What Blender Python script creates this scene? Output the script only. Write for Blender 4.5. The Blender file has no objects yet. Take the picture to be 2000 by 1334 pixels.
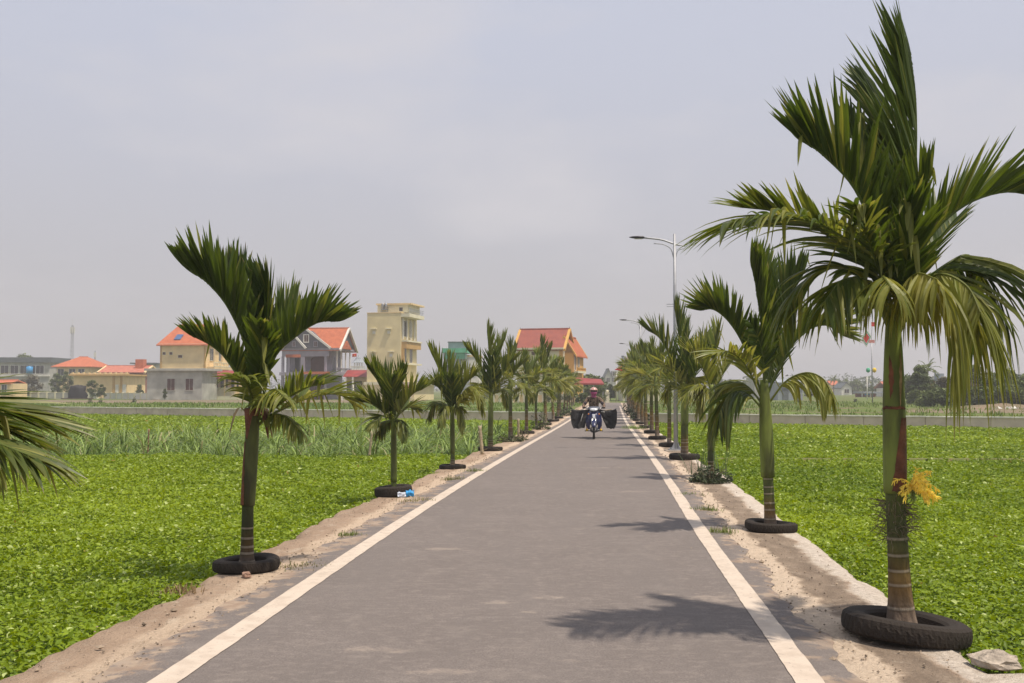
import bpy, math, random
import numpy as np
from mathutils import Vector, Matrix, noise
R = math.radians
C = bpy.context.scene.collection
scene = bpy.context.scene

# ------------------------------------------------------------------ camera
CH = 1.65
PITCH = math.atan(92/2000)
cam_d = bpy.data.cameras.new('camera'); cam = bpy.data.objects.new('camera', cam_d); C.objects.link(cam)
cam.location = (0, 0, CH); cam.rotation_euler = (R(90)+PITCH, 0, 0)
cam_d.sensor_width = 36; cam_d.lens = 36; cam_d.clip_end = 9000; cam_d.clip_start = .05
scene.camera = cam
scene.render.resolution_x = 1024; scene.render.resolution_y = 683

# ------------------------------------------------------------------ sun, sky, exposure
SUN = Vector((.98, -.60, 2.8)).normalized()
EL = math.asin(SUN.z); ROT = math.atan2(SUN.x, SUN.y)
w = bpy.data.worlds.new('World'); scene.world = w; w.use_nodes = True
nt = w.node_tree; nt.nodes.clear()
out = nt.nodes.new('ShaderNodeOutputWorld')
sky = nt.nodes.new('ShaderNodeTexSky'); sky.sky_type = 'NISHITA'; sky.sun_disc = False
sky.sun_elevation = EL; sky.sun_rotation = ROT; sky.air_density = 1.0; sky.dust_density = 4.0; sky.ozone_density = 1.0
bg = nt.nodes.new('ShaderNodeBackground'); bg.inputs['Strength'].default_value = .085
# a thin overcast veil in front of the blue: pale lavender grey with faint clouds
tc = nt.nodes.new('ShaderNodeTexCoord')
mp = nt.nodes.new('ShaderNodeMapping'); mp.inputs['Scale'].default_value = (1.3, 1.3, 3.2)
nz = nt.nodes.new('ShaderNodeTexNoise'); nz.inputs['Scale'].default_value = 2.6; nz.inputs['Detail'].default_value = 7; nz.inputs['Roughness'].default_value = .5
cr = nt.nodes.new('ShaderNodeMapRange'); cr.inputs[1].default_value = .50; cr.inputs[2].default_value = .72; cr.inputs[3].default_value = 0; cr.inputs[4].default_value = 1
sep = nt.nodes.new('ShaderNodeSeparateXYZ')
zr = nt.nodes.new('ShaderNodeMapRange'); zr.inputs[1].default_value = 0.0; zr.inputs[2].default_value = .38; zr.inputs[3].default_value = 0; zr.inputs[4].default_value = 1
zr.interpolation_type = 'SMOOTHSTEP'
veil = nt.nodes.new('ShaderNodeMix'); veil.data_type = 'RGBA'
veil.inputs[6].default_value = (6.9, 6.65, 6.95, 1); veil.inputs[7].default_value = (7.4, 7.75, 9.2, 1)
veil2 = nt.nodes.new('ShaderNodeMix'); veil2.data_type = 'RGBA'; veil2.inputs[7].default_value = (8.9, 8.6, 9.0, 1)
mx = nt.nodes.new('ShaderNodeMix'); mx.data_type = 'RGBA'; mx.inputs[0].default_value = .86
cm = nt.nodes.new('ShaderNodeMath'); cm.operation = 'MULTIPLY'; cm.inputs[1].default_value = .75
L = nt.links.new
L(tc.outputs['Generated'], mp.inputs[0]); L(mp.outputs[0], nz.inputs['Vector']); L(nz.outputs[0], cr.inputs[0])
L(tc.outputs['Generated'], sep.inputs[0]); L(sep.outputs[2], zr.inputs[0]); L(zr.outputs[0], veil.inputs[0])
L(veil.outputs[2], veil2.inputs[6]); L(cr.outputs[0], cm.inputs[0]); L(cm.outputs[0], veil2.inputs[0])
L(sky.outputs[0], mx.inputs[6]); L(veil2.outputs[2], mx.inputs[7]); L(mx.outputs[2], bg.inputs[0]); L(bg.outputs[0], out.inputs[0])
sun_d = bpy.data.lights.new('sun', 'SUN'); sun_d.energy = 4.9; sun_d.angle = R(1.3); sun_d.color = (1, .885, .755)
sun = bpy.data.objects.new('sun', sun_d); C.objects.link(sun)
sun.rotation_euler = (-SUN).to_track_quat('-Z', 'Y').to_euler(); sun.location = (20, -10, 60)
scene.view_settings.view_transform = 'Standard'; scene.view_settings.look = 'None'
scene.view_settings.exposure = 0.0; scene.view_settings.gamma = 1

# ------------------------------------------------------------------ measuring helpers (photo pixels of the 2000 x 1334 frame -> metres)
cP, sP = math.cos(PITCH), math.sin(PITCH)
def ray(px, py):
    a, b = (px-1000)/2000, (667-py)/2000
    return a, cP-b*sP, sP+b*cP
def W(px, py, Y):
    d = ray(px, py); k = Y/d[1]
    return Vector((d[0]*k, Y, CH+d[2]*k))
def G(px, py, z=0.0):
    d = ray(px, py); k = (z-CH)/d[2]
    return Vector((d[0]*k, d[1]*k, z))

# ------------------------------------------------------------------ object helpers
def tag(o, label=None, cat=None, group=None, kind=None):
    if label: o['label'] = label
    if cat: o['category'] = cat
    if group: o['group'] = group
    if kind: o['kind'] = kind
    return o
def empty(name, loc, label=None, cat=None, group=None, rz=0, kind=None):
    o = bpy.data.objects.new(name, None); C.objects.link(o)
    o.location = loc; o.rotation_euler = (0, 0, rz); o.empty_display_size = .2
    return tag(o, label, cat, group, kind)
class MB:
    """collects geometry; build() links it as one mesh object"""
    def __init__(s): s.v = []; s.f = []; s.m = []; s.c = []; s.usecol = False
    def add(s, vs, fs, mi=0, col=None):
        n = len(s.v); s.v += [tuple(p) for p in vs]; s.f += [tuple(n+i for i in f) for f in fs]; s.m += [mi]*len(fs)
        if col is not None:
            s.usecol = True
            s.c += (list(col) if isinstance(col, list) else [col]*len(vs))
        else: s.c += [(1, 1, 1)]*len(vs)
        return s
    def box(s, x0, x1, y0, y1, z0, z1, mi=0, col=None):
        vs = [(x0,y0,z0),(x1,y0,z0),(x1,y1,z0),(x0,y1,z0),(x0,y0,z1),(x1,y0,z1),(x1,y1,z1),(x0,y1,z1)]
        return s.add(vs, [(0,3,2,1),(4,5,6,7),(0,1,5,4),(1,2,6,5),(2,3,7,6),(3,0,4,7)], mi, col)
    def tube(s, pts, rad, n=8, mi=0, col=None, cap=True):
        pts = [Vector(p) for p in pts]
        if not hasattr(rad, '__len__'): rad = [rad]*len(pts)
        vs = []; cs = []; prev = None
        for i, p in enumerate(pts):
            t = (pts[min(i+1, len(pts)-1)]-pts[max(i-1, 0)])
            if t.length < 1e-9: t = Vector((0, 0, 1))
            t.normalize()
            a = prev if prev is not None else (Vector((1, 0, 0)) if abs(t.x) < .8 else Vector((0, 1, 0)))
            a = (a - t*a.dot(t)); a.normalize(); b = t.cross(a); prev = a
            for k in range(n):
                th = 2*math.pi*k/n
                vs.append(p+(a*math.cos(th)+b*math.sin(th))*rad[i])
                if isinstance(col, list): cs.append(col[i])
        fs = [(i*n+k, i*n+(k+1) % n, (i+1)*n+(k+1) % n, (i+1)*n+k) for i in range(len(pts)-1) for k in range(n)]
        if cap: fs += [tuple(range(n))[::-1], tuple((len(pts)-1)*n+k for k in range(n))]
        return s.add(vs, fs, mi, cs if isinstance(col, list) else col)
    def lathe(s, prof, n=24, mi=0, cen=(0, 0, 0), col=None, closed=False):
        vs = [(cen[0]+r*math.cos(2*math.pi*k/n), cen[1]+r*math.sin(2*math.pi*k/n), cen[2]+z) for r, z in prof for k in range(n)]
        m = len(prof); fs = []
        for i in range(m if closed else m-1):
            j = (i+1) % m
            fs += [(i*n+k, i*n+(k+1) % n, j*n+(k+1) % n, j*n+k) for k in range(n)]
        return s.add(vs, fs, mi, col)
    def build(s, name, mats, parent=None, smooth=False, bevel=0):
        me = bpy.data.meshes.new(name); me.from_pydata(s.v, [], s.f)
        if not isinstance(mats, (list, tuple)): mats = [mats]
        for m in mats: me.materials.append(m)
        if len(mats) > 1: me.polygons.foreach_set('material_index', s.m)
        if smooth: me.polygons.foreach_set('use_smooth', [True]*len(s.f))
        if s.usecol:
            at = me.color_attributes.new('tint', 'FLOAT_COLOR', 'POINT')
            at.data.foreach_set('color', np.array([(c[0], c[1], c[2], 1) for c in s.c], dtype=np.float32).ravel())
        me.update()
        o = bpy.data.objects.new(name, me); C.objects.link(o)
        if parent is not None: o.parent = parent
        if bevel:
            b = o.modifiers.new('bevel', 'BEVEL'); b.width = bevel; b.segments = 2; b.limit_method = 'ANGLE'
        return o
def npmesh(name, verts, faces, mat, cols=None, parent=None, smooth=False):
    """verts (n,3), faces (m,k) numpy arrays"""
    me = bpy.data.meshes.new(name); n, m, k = len(verts), len(faces), faces.shape[1]
    me.vertices.add(n); me.vertices.foreach_set('co', verts.astype(np.float32).ravel())
    me.loops.add(m*k); me.loops.foreach_set('vertex_index', faces.astype(np.int32).ravel())
    me.polygons.add(m); me.polygons.foreach_set('loop_start', np.arange(0, m*k, k, dtype=np.int32))
    me.polygons.foreach_set('loop_total', np.full(m, k, dtype=np.int32))
    if smooth: me.polygons.foreach_set('use_smooth', np.ones(m, dtype=bool))
    me.update(calc_edges=True)
    if cols is not None:
        at = me.color_attributes.new('tint', 'FLOAT_COLOR', 'POINT')
        at.data.foreach_set('color', np.c_[cols, np.ones(n)].astype(np.float32).ravel())
    me.materials.append(mat)
    o = bpy.data.objects.new(name, me); C.objects.link(o)
    if parent is not None: o.parent = parent
    return o
def copy_tree(o, parent=None):
    c = o.copy(); C.objects.link(c)
    if parent is not None: c.parent = parent
    for ch in list(o.children): copy_tree(ch, c)
    return c

# ------------------------------------------------------------------ materials
def mat(name, col, rough=.8, var=.12, scale=6., bump=0., bscale=None, col2=None, spec=.3, metal=0., tint=False, trans=0., coord='Object', detail=6, stretch=None, thr=None):
    m = bpy.data.materials.new(name); m.use_nodes = True; t = m.node_tree; N = t.nodes; K = t.links.new
    b = N['Principled BSDF']; b.inputs['Roughness'].default_value = rough; b.inputs['Specular IOR Level'].default_value = spec
    b.inputs['Metallic'].default_value = metal
    tc = N.new('ShaderNodeTexCoord'); src = tc.outputs[coord]
    if stretch:
        mpn = N.new('ShaderNodeMapping'); mpn.inputs['Scale'].default_value = stretch; K(src, mpn.inputs[0]); src = mpn.outputs[0]
    nz = N.new('ShaderNodeTexNoise'); nz.inputs['Scale'].default_value = scale; nz.inputs['Detail'].default_value = detail; K(src, nz.inputs['Vector'])
    mix = N.new('ShaderNodeMix'); mix.data_type = 'RGBA'
    c2 = col2 or tuple(max(0, c*(1-var*2.2)) for c in col)
    mix.inputs[6].default_value = (*c2, 1); mix.inputs[7].default_value = (*[min(1, c*(1+(var if not col2 else 0))) for c in col], 1)
    mr = N.new('ShaderNodeMapRange'); mr.inputs[1].default_value = (thr or (.3, .7))[0]; mr.inputs[2].default_value = (thr or (.3, .7))[1]
    K(nz.outputs[0], mr.inputs[0]); K(mr.outputs[0], mix.inputs[0]); res = mix.outputs[2]
    if tint:
        at = N.new('ShaderNodeAttribute'); at.attribute_name = 'tint'
        mu = N.new('ShaderNodeMix'); mu.data_type = 'RGBA'; mu.blend_type = 'MULTIPLY'; mu.inputs[0].default_value = 1
        K(res, mu.inputs[6]); K(at.outputs['Color'], mu.inputs[7]); res = mu.outputs[2]
    K(res, b.inputs['Base Color'])
    if bump:
        nb = N.new('ShaderNodeTexNoise'); nb.inputs['Scale'].default_value = bscale or scale*4; nb.inputs['Detail'].default_value = 5; K(src, nb.inputs['Vector'])
        bp = N.new('ShaderNodeBump'); bp.inputs['Strength'].default_value = bump; bp.inputs['Distance'].default_value = .05
        K(nb.outputs[0], bp.inputs['Height']); K(bp.outputs[0], b.inputs['Normal'])
    if trans:
        tr = N.new('ShaderNodeBsdfTranslucent'); ms = N.new('ShaderNodeMixShader'); ms.inputs[0].default_value = trans
        hs = N.new('ShaderNodeHueSaturation'); hs.inputs['Hue'].default_value = .485; hs.inputs['Saturation'].default_value = 1.1; hs.inputs['Value'].default_value = 1.5
        K(res, hs.inputs['Color']); K(hs.outputs[0], tr.inputs['Color'])
        K(b.outputs[0], ms.inputs[1]); K(tr.outputs[0], ms.inputs[2]); K(ms.outputs[0], N['Material Output'].inputs[0])
    return m
M = {}
M['frond'] = mat('frond', (1, 1, 1), .42, .14, 5, tint=True, trans=.42, spec=.42)
M['rachis'] = mat('rachis', (.20, .27, .07), .5, .15, 8)
M['trunk'] = mat('trunk', (1, 1, 1), .75, .22, 14, tint=True, bump=.35, bscale=60, stretch=(1, 1, .35))
M['shaft'] = mat('shaft', (.19, .235, .05), .55, .3, 5, col2=(.085, .095, .03), stretch=(1.6, 1.6, .35), spec=.2, thr=(.38, .60), bump=.12, bscale=30)
M['shaftdark'] = mat('shaft_dark', (.115, .135, .04), .6, .3, 5, col2=(.045, .045, .02), stretch=(1.6, 1.6, .35), spec=.2, thr=(.38, .60), bump=.12, bscale=30)
M['deadsheath'] = mat('dead_sheath', (.17, .06, .03), .6, .3, 9, bump=.3)
M['drysheath'] = mat('dry_sheath', (.34, .23, .12), .8, .3, 12, bump=.3)
M['tyre'] = mat('tyre', (.009, .0085, .0085), .8, .35, 7, bump=.25, bscale=90, col2=(.034, .028, .023), thr=(.42, .2), spec=.15)
M['soil'] = mat('soil', (.19, .13, .085), .95, .3, 12, bump=.8, bscale=40)
M['canopy'] = mat('canopy', (1, 1, 1), .45, .08, 2, tint=True, trans=.32, spec=.25)
M['napier'] = mat('napier', (1, 1, 1), .5, .08, 2, tint=True, trans=.25)
M['foliage'] = mat('foliage', (1, 1, 1), .6, .1, 2, tint=True, trans=.15)
M['bark'] = mat('bark', (.12, .09, .065), .9, .2, 9)
M['galv'] = mat('galv', (.34, .35, .37), .45, .10, 4, metal=.35)
M['lampblack'] = mat('lampblack', (.03, .03, .035), .4, .1, 8)
M['wallconc'] = mat('wall_concrete', (.72, .60, .50), .9, .18, 1.6, bump=.2, col2=(.52, .42, .35))
M['wallcap'] = mat('wall_cap', (.80, .76, .68), .85, .12, 3)
M['concrete'] = mat('concrete', (.42, .36, .29), .9, .2, 14, bump=.5, bscale=50)
M['bamboo'] = mat('bamboo', (.42, .34, .22), .7, .2, 20)
M['redstake'] = mat('red_stake', (.25, .12, .08), .8, .2, 20)
M['cream'] = mat('cream_paint', (.78, .60, .33), .85, .07, .6)
M['yellow'] = mat('yellow_paint', (.70, .60, .35), .85, .08, .5)
M['ochre'] = mat('ochre_paint', (.62, .36, .10), .8, .06, .8)
M['ochreband'] = mat('ochre_band', (.52, .33, .12), .8, .06, .8)
M['palecream'] = mat('pale_cream', (.70, .66, .48), .85, .07, .6)
M['white'] = mat('white_paint', (.70, .68, .62), .8, .06, 1)
M['greyrender'] = mat('grey_render', (.43, .43, .38), .9, .14, .7)
M['lilac'] = mat('lilac_render', (.31, .29, .34), .85, .10, 1)
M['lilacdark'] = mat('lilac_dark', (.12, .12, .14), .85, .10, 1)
M['greenpaint'] = mat('green_sheet', (.10, .42, .25), .6, .08, 1)
M['steelgrey'] = mat('sheet_grey', (.30, .33, .36), .6, .08, 1)
M['glass'] = mat('window_glass', (.05, .045, .045), .15, .1, 2, spec=.6)
M['brownshut'] = mat('brown_shutter', (.10, .045, .035), .6, .1, 2)
M['brick'] = mat('brick', (.30, .12, .08), .9, .2, 4)
M['awning'] = mat('awning_red', (.28, .045, .04), .6, .12, 1)
M['solar'] = mat('solar_panel', (.06, .12, .26), .3, .1, 3)
M['red'] = mat('flag_red', (.60, .03, .02), .7, .1, 3)
M['gold'] = mat('flag_yellow', (.80, .55, .05), .7, .1, 3)
M['flower'] = mat('flower_yellow', (1, .84, .18), .6, .12, 30, trans=.4)
M['twig'] = mat('twig', (.18, .15, .09), .8, .3, 30)
M['darktwig'] = mat('dark_twig', (.05, .04, .03), .8, .3, 30)
M['stone'] = mat('stone', (.40, .25, .18), .9, .25, 20, bump=.5)
M['bluewrap'] = mat('blue_wrapper', (.05, .33, .68), .35, .2, 8)
M['whitewrap'] = mat('white_wrapper', (.60, .66, .76), .4, .1, 20)
def tile_mat(name, c, c2, rows=3.2):
    m = mat(name, c, .75, .1, 1.5, col2=c2); t = m.node_tree; N = t.nodes; K = t.links.new; b = N['Principled BSDF']
    tc = N.new('ShaderNodeTexCoord'); wv = N.new('ShaderNodeTexWave'); wv.bands_direction = 'Z'; wv.inputs['Scale'].default_value = rows
    bp = N.new('ShaderNodeBump'); bp.inputs['Strength'].default_value = .6; bp.inputs['Distance'].default_value = .08
    K(tc.outputs['Object'], wv.inputs[0]); K(wv.outputs[0], bp.inputs['Height']); K(bp.outputs[0], b.inputs['Normal']); return m
M['tile_orange'] = tile_mat('tile_orange', (.56, .17, .075), (.42, .115, .055))
M['tile_red'] = tile_mat('tile_red', (.33, .095, .065), (.26, .075, .06), 2)
M['tile_pink'] = tile_mat('tile_faded', (.55, .20, .13), (.40, .13, .09))
M['tile_tan'] = tile_mat('tile_tan', (.40, .27, .17), (.30, .20, .13))
M['roofgrey'] = tile_mat('roof_grey', (.14, .16, .17), (.10, .12, .13))

# ================================================================== SETTING
def sm(a, b, x): t = np.clip((x-a)/(b-a), 0, 1); return t*t*(3-2*t)
def rc(Y): return -.62+.083*Y+.0158*np.maximum(0, np.sqrt((np.maximum(Y-10, 0))**2+9)-3)     # road centre line
def hw(Y): return 1.8-.37*sm(14, 56, Y)
def jit(Y, seed, amp): return amp*(noise.noise((Y*.9, seed, 0))+.6*noise.noise((Y*2.7, seed+9, 0))+.35*noise.noise((Y*8, seed+5, 0)))
def wallY(X): return 60.0-.484*(X+3.1)          # line of the canal wall

# --- asphalt with sandy worn edges, driven by the offset across the road
def road_material():
    m = bpy.data.materials.new('asphalt'); m.use_nodes = True; t = m.node_tree; N = t.nodes; K = t.links.new
    b = N['Principled BSDF']; b.inputs['Roughness'].default_value = .82; b.inputs['Specular IOR Level'].default_value = .35
    tc = N.new('ShaderNodeTexCoord'); O = tc.outputs['Object']
    def nzn(scale, detail=6, stretch=None, rough=.5):
        n = N.new('ShaderNodeTexNoise'); n.inputs['Scale'].default_value = scale; n.inputs['Detail'].default_value = detail; n.inputs['Roughness'].default_value = rough
        if stretch:
            mm = N.new('ShaderNodeMapping'); mm.inputs['Scale'].default_value = stretch; K(O, mm.inputs[0]); K(mm.outputs[0], n.inputs['Vector'])
        else: K(O, n.inputs['Vector'])
        return n.outputs[0]
    def mr(src, a, c, x=0, y=1):
        q = N.new('ShaderNodeMapRange'); q.inputs[1].default_value = a; q.inputs[2].default_value = c; q.inputs[3].default_value = x; q.inputs[4].default_value = y; q.interpolation_type = 'SMOOTHSTEP'; K(src, q.inputs[0]); return q.outputs[0]
    def mx(f, a, c):
        q = N.new('ShaderNodeMix'); q.data_type = 'RGBA'; K(f, q.inputs[0])
        for i, s_ in ((6, a), (7, c)):
            if isinstance(s_, tuple): q.inputs[i].default_value = (*s_, 1)
            else: K(s_, q.inputs[i])
        return q.outputs[2]
    def mth(op, a, c):
        q = N.new('ShaderNodeMath'); q.operation = op
        for i, s_ in ((0, a), (1, c)):
            if isinstance(s_, (int, float)): q.inputs[i].default_value = s_
            else: K(s_, q.inputs[i])
        return q.outputs[0]
    base = mx(mr(nzn(1.2, 5), .3, .7), (.175, .152, .138), (.215, .187, .170))
    base = mx(mr(nzn(2.2, 6, (.6, 2.6, 1)), .52, .75), base, (.25, .22, .20))
    base = mx(mr(nzn(70, 4, None, .7), .40, .66), (.135, .115, .104), base)
    base = mx(mth('MULTIPLY', mr(nzn(11, 5, (1, 1.6, 1)), .45, .75), .35), base, (.29, .25, .22))     # aggregate
    base = mx(mr(nzn(120, 2), .66, .74), base, (.30, .26, .23))
    at = N.new('ShaderNodeAttribute'); at.attribute_name = 'off'
    aoff = mth('ABSOLUTE', at.outputs['Fac'], 0)
    edge = mth('ADD', mr(aoff, .80, 1.28, -.55, .55), mth('MULTIPLY', mth('SUBTRACT', nzn(3.2, 9, None, .68), .5), 3.4))
    edge = mr(edge, .18, .60, 0, .85)
    base = mx(edge, base, mx(mr(nzn(7, 6), .35, .65), (.42, .325, .235), (.30, .215, .15)))
    # pale wiped stains running across the lane
    sx_ = N.new('ShaderNodeSeparateXYZ'); K(O, sx_.inputs[0]); en = mth('MULTIPLY', mth('SUBTRACT', nzn(4.5, 9, (1, 1.4, 1), .75), .52), 7.5); acc = None
    for (px_, py_, rx, ry) in ((1400, 1172, .42, .22), (1290, 1168, .25, .10), (1235, 962, .42, .16), (1180, 915, .75, .10), (1060, 1170, .18, .10), (1030, 1200, .07, .06), (1110, 1296, .08, .06), (970, 1180, .15, .08), (860, 1315, .22, .10), (1205, 867, .8, .12), (735, 1275, .2, .15), (1500, 1000, .3, .12), (870, 1075, .35, .12)):
        g = G(px_, py_); ex = mth('DIVIDE', mth('SUBTRACT', sx_.outputs[0], g.x), rx); ey = mth('DIVIDE', mth('SUBTRACT', sx_.outputs[1], g.y), ry)
        d_ = mth('SUBTRACT', 1.0, mth('ADD', mth('MULTIPLY', ex, ex), mth('MULTIPLY', ey, ey)))
        acc = d_ if acc is None else mth('MAXIMUM', acc, d_)
    st = mth('MULTIPLY', mr(mth('ADD', acc, en), .0, 1.5), .50)
    base = mx(mth('MULTIPLY', mr(nzn(.8, 5, (2.2, .22, 1)), .42, .66), .40), base, (.158, .139, .128))
    base = mx(mth('MULTIPLY', mr(nzn(3.3, 7, (1, .8, 1), .65), .52, .68), .22), base, (.27, .235, .205))
    base = mx(mth('MULTIPLY', mr(nzn(28, 3, (1, 2, 1)), .70, .76), .5), base, (.42, .37, .32))
    base = mx(st, base, (.36, .30, .245))
    K(base, b.inputs['Base Color'])
    bp = N.new('ShaderNodeBump'); bp.inputs['Strength'].default_value = .5; bp.inputs['Distance'].default_value = .012
    K(nzn(180, 4), bp.inputs['Height']); K(bp.outputs[0], b.inputs['Normal'])
    return m
def strip(name, rows, mat_, kind='structure', attr=None, extra=None):
    """rows: list of lists of points (same count)"""
    n = len(rows[0]); V = [p for r in rows for p in r]
    F = [(i*n+k, i*n+k+1, (i+1)*n+k+1, (i+1)*n+k) for i in range(len(rows)-1) for k in range(n-1)]
    me = bpy.data.meshes.new(name); me.from_pydata(V, [], F); me.materials.append(mat_); me.update()
    if attr is not None:
        a = me.attributes.new('off', 'FLOAT', 'POINT'); a.data.foreach_set('value', attr)
    o = bpy.data.objects.new(name, me); C.objects.link(o); tag(o, kind=kind)
    me.polygons.foreach_set('use_smooth', [True]*len(F))
    return o
Ys = list(np.r_[np.arange(-6, 3, .3), np.arange(3, 22, .06), np.arange(22, 60, .25), np.arange(60, 121, 1.0)])
rows = []; att = []
for Y in Ys:
    c, h = rc(Y), hw(Y)/1.8
    el_ = -2.22+jit(Y, 1.3, .11); er = 2.14+jit(Y, 7.7, .12)
    r = []
    for k, o_ in enumerate([el_, -2.0, -1.85, -1.4, -.7, 0, .7, 1.4, 1.85, 2.0, er]):
        r.append((c+o_*h, Y, .016 if 0 < k < 10 else .003)); att.append(abs(o_)/1.8)
    rows.append(r)
strip('road', rows, road_material(), attr=att)
# white edge lines
def line_material():
    m = mat('line_paint', (.55, .47, .385), .75, .06, 7, bump=.15, bscale=160, col2=(.46, .385, .31), thr=(.3, .55)); t = m.node_tree; N = t.nodes; K = t.links.new
    b = N['Principled BSDF']; tc = N.new('ShaderNodeTexCoord'); n = N.new('ShaderNodeTexNoise'); n.inputs['Scale'].default_value = 22; n.inputs['Detail'].default_value = 8; n.inputs['Roughness'].default_value = .7
    K(tc.outputs['Object'], n.inputs['Vector']); q = N.new('ShaderNodeMapRange'); q.inputs[1].default_value = .585; q.inputs[2].default_value = .66; K(n.outputs[0], q.inputs[0])
    x = N.new('ShaderNodeMix'); x.data_type = 'RGBA'; x.inputs[7].default_value = (.33, .28, .24, 1)
    K(q.outputs[0], x.inputs[0]); K(b.inputs['Base Color'].links[0].from_socket, x.inputs[6]); K(x.outputs[2], b.inputs['Base Color']); return m
LM = line_material()
for side, nm in ((-1, 'road_marking'), (1, 'road_marking')):
    rows = []
    for Y in [y for y in Ys if y <= (112 if side < 0 else 96)]:
        c, h = rc(Y), hw(Y)
        wd = (.080 if side > 0 else .086)*(1-.2*sm(10, 50, Y))
        a = c+side*h; j0 = jit(Y*3, side*3.1, .007)+.005*noise.noise((Y*1.1, side, 3)); j1 = jit(Y*3, side*4.7, .007)+.005*noise.noise((Y*1.1, side, 5))
        rows.append([(a-wd+j0, Y, .021), (a+wd+j1, Y, .021)])
    strip(nm, rows, LM)
# verge: dusty concrete and dirt, dropping to the fields
def verge_material():
    m = bpy.data.materials.new('verge'); m.use_nodes = True; t = m.node_tree; N = t.nodes; K = t.links.new
    b = N['Principled BSDF']; b.inputs['Roughness'].default_value = .93; b.inputs['Specular IOR Level'].default_value = .15
    tc = N.new('ShaderNodeTexCoord'); O = tc.outputs['Object']
    def nzn(scale, detail=6, stretch=None, rough=.55):
        n = N.new('ShaderNodeTexNoise'); n.inputs['Scale'].default_value = scale; n.inputs['Detail'].default_value = detail; n.inputs['Roughness'].default_value = rough
        if stretch:
            mm = N.new('ShaderNodeMapping'); mm.inputs['Scale'].default_value = stretch; K(O, mm.inputs[0]); K(mm.outputs[0], n.inputs['Vector'])
        else: K(O, n.inputs['Vector'])
        return n.outputs[0]
    def mr(src, a, c, x=0, y=1):
        q = N.new('ShaderNodeMapRange'); q.inputs[1].default_value = a; q.inputs[2].default_value = c; q.inputs[3].default_value = x; q.inputs[4].default_value = y; K(src, q.inputs[0]); return q.outputs[0]
    def mx(f, a, c):
        q = N.new('ShaderNodeMix'); q.data_type = 'RGBA'; K(f, q.inputs[0])
        for i, s_ in ((6, a), (7, c)):
            if isinstance(s_, tuple): q.inputs[i].default_value = (*s_, 1)
            else: K(s_, q.inputs[i])
        return q.outputs[2]
    at = N.new('ShaderNodeAttribute'); at.attribute_name = 'off'      # signed offset in metres
    base = mx(mr(nzn(1.4, 8, (1.6, .5, 1)), .38, .62), (.33, .235, .165), (.46, .345, .25))
    base = mx(mr(nzn(3.1, 9, (1.8, .6, 1), .65), .56, .66), base, (.52, .43, .33))   # pale crusted cement
    pale = N.new('ShaderNodeMath'); pale.operation = 'MULTIPLY'; K(mr(at.outputs['Fac'], 2.35, 2.7), pale.inputs[0]); K(mr(nzn(4, 8, (1, .6, 1), .6), .40, .56), pale.inputs[1])
    base = mx(pale.outputs[0], base, (.53, .46, .37))
    def mth(op, a, c):
        q = N.new('ShaderNodeMath'); q.operation = op
        for i, s_ in ((0, a), (1, c)):
            if isinstance(s_, (int, float)): q.inputs[i].default_value = s_
            else: K(s_, q.inputs[i])
        return q.outputs[0]
    wob = mth('ADD', at.outputs['Fac'], mth('MULTIPLY', mth('SUBTRACT', nzn(2.2, 8, None, .62), .5), .42))
    def band(a, b_, e=.05): return mth('MULTIPLY', mr(wob, a-e, a+e), mr(wob, b_-e, b_+e, 1, 0))
    base = mx(mth('MULTIPLY', band(2.02, 2.34, .03), .92), base, mx(mr(nzn(24, 5), .3, .7), (.54, .43, .32), (.68, .56, .43)))      # sandy strip, right
    base = mx(mth('MULTIPLY', band(2.34, 2.68, .03), .95), base, mx(mr(nzn(5, 8, (1.5, .5, 1)), .35, .65), (.20, .155, .115), (.30, .235, .175)))   # worn darker concrete
    base = mx(mth('MULTIPLY', band(2.72, 3.3, .03), .85), base, mx(mr(nzn(18, 7), .35, .65), (.50, .44, .37), (.70, .63, .54)))   # pale cement edge
    base = mx(mth('MULTIPLY', band(-2.42, -2.05), .75), base, mx(mr(nzn(24, 5), .3, .7), (.52, .40, .29), (.66, .53, .39)))   # sandy strip, left
    base = mx(mth('MULTIPLY', band(-2.9, -2.46), .5), base, mx(mr(nzn(5, 8, (1.5, .5, 1)), .35, .65), (.32, .23, .16), (.42, .31, .22)))
    base = mx(mth('MULTIPLY', mr(nzn(2.6, 9, (1.4, 1, 1), .72), .54, .66), .40), base, (.26, .20, .145))
    base = mx(mth('MULTIPLY', mr(nzn(6, 9, (1, 1.5, 1), .72), .56, .66), .6), base, (.50, .42, .33))
    base = mx(mr(nzn(9, 8, None, .7), .60, .70), base, (.19, .14, .10))
    base = mx(mr(nzn(90, 3), .62, .72), base, (.13, .10, .08))
    K(base, b.inputs['Base Color'])
    bp = N.new('ShaderNodeBump'); bp.inputs['Strength'].default_value = .9; bp.inputs['Distance'].default_value = .045
    K(nzn(35, 8, None, .65), bp.inputs['Height']); K(bp.outputs[0], b.inputs['Normal'])
    return m
rows = []; att = []
for Y in Ys:
    c, h = rc(Y), hw(Y)/1.8
    le = -2.83+jit(Y*.8, 21.3, .16)-.10*sm(20, 23, Y); re_ = 2.95+jit(Y*.8, 33.7, .10)
    if 5.55 < Y < 6.02: re_ += .22
    r = []
    for o_, z in ((le-.12, -.42), (le-.02, -.06), (le+.06, -.004), (-2.55, .0), (-2.35, .0), (-1.9, 0), (1.9, 0), (2.3, .0), (2.5, .0), (2.75, .0), (re_-.06, -.004), (re_+.01, -.05), (re_+.05, -.42)):
        zz = z+(.022*noise.noise((o_*3, Y*2.5, 2)) if abs(o_) > 2.2 and z > -.3 else (-.006 if abs(o_) < 2 else 0))
        r.append((c+o_*h, Y, zz)); att.append(o_)
    rows.append(r)
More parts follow.
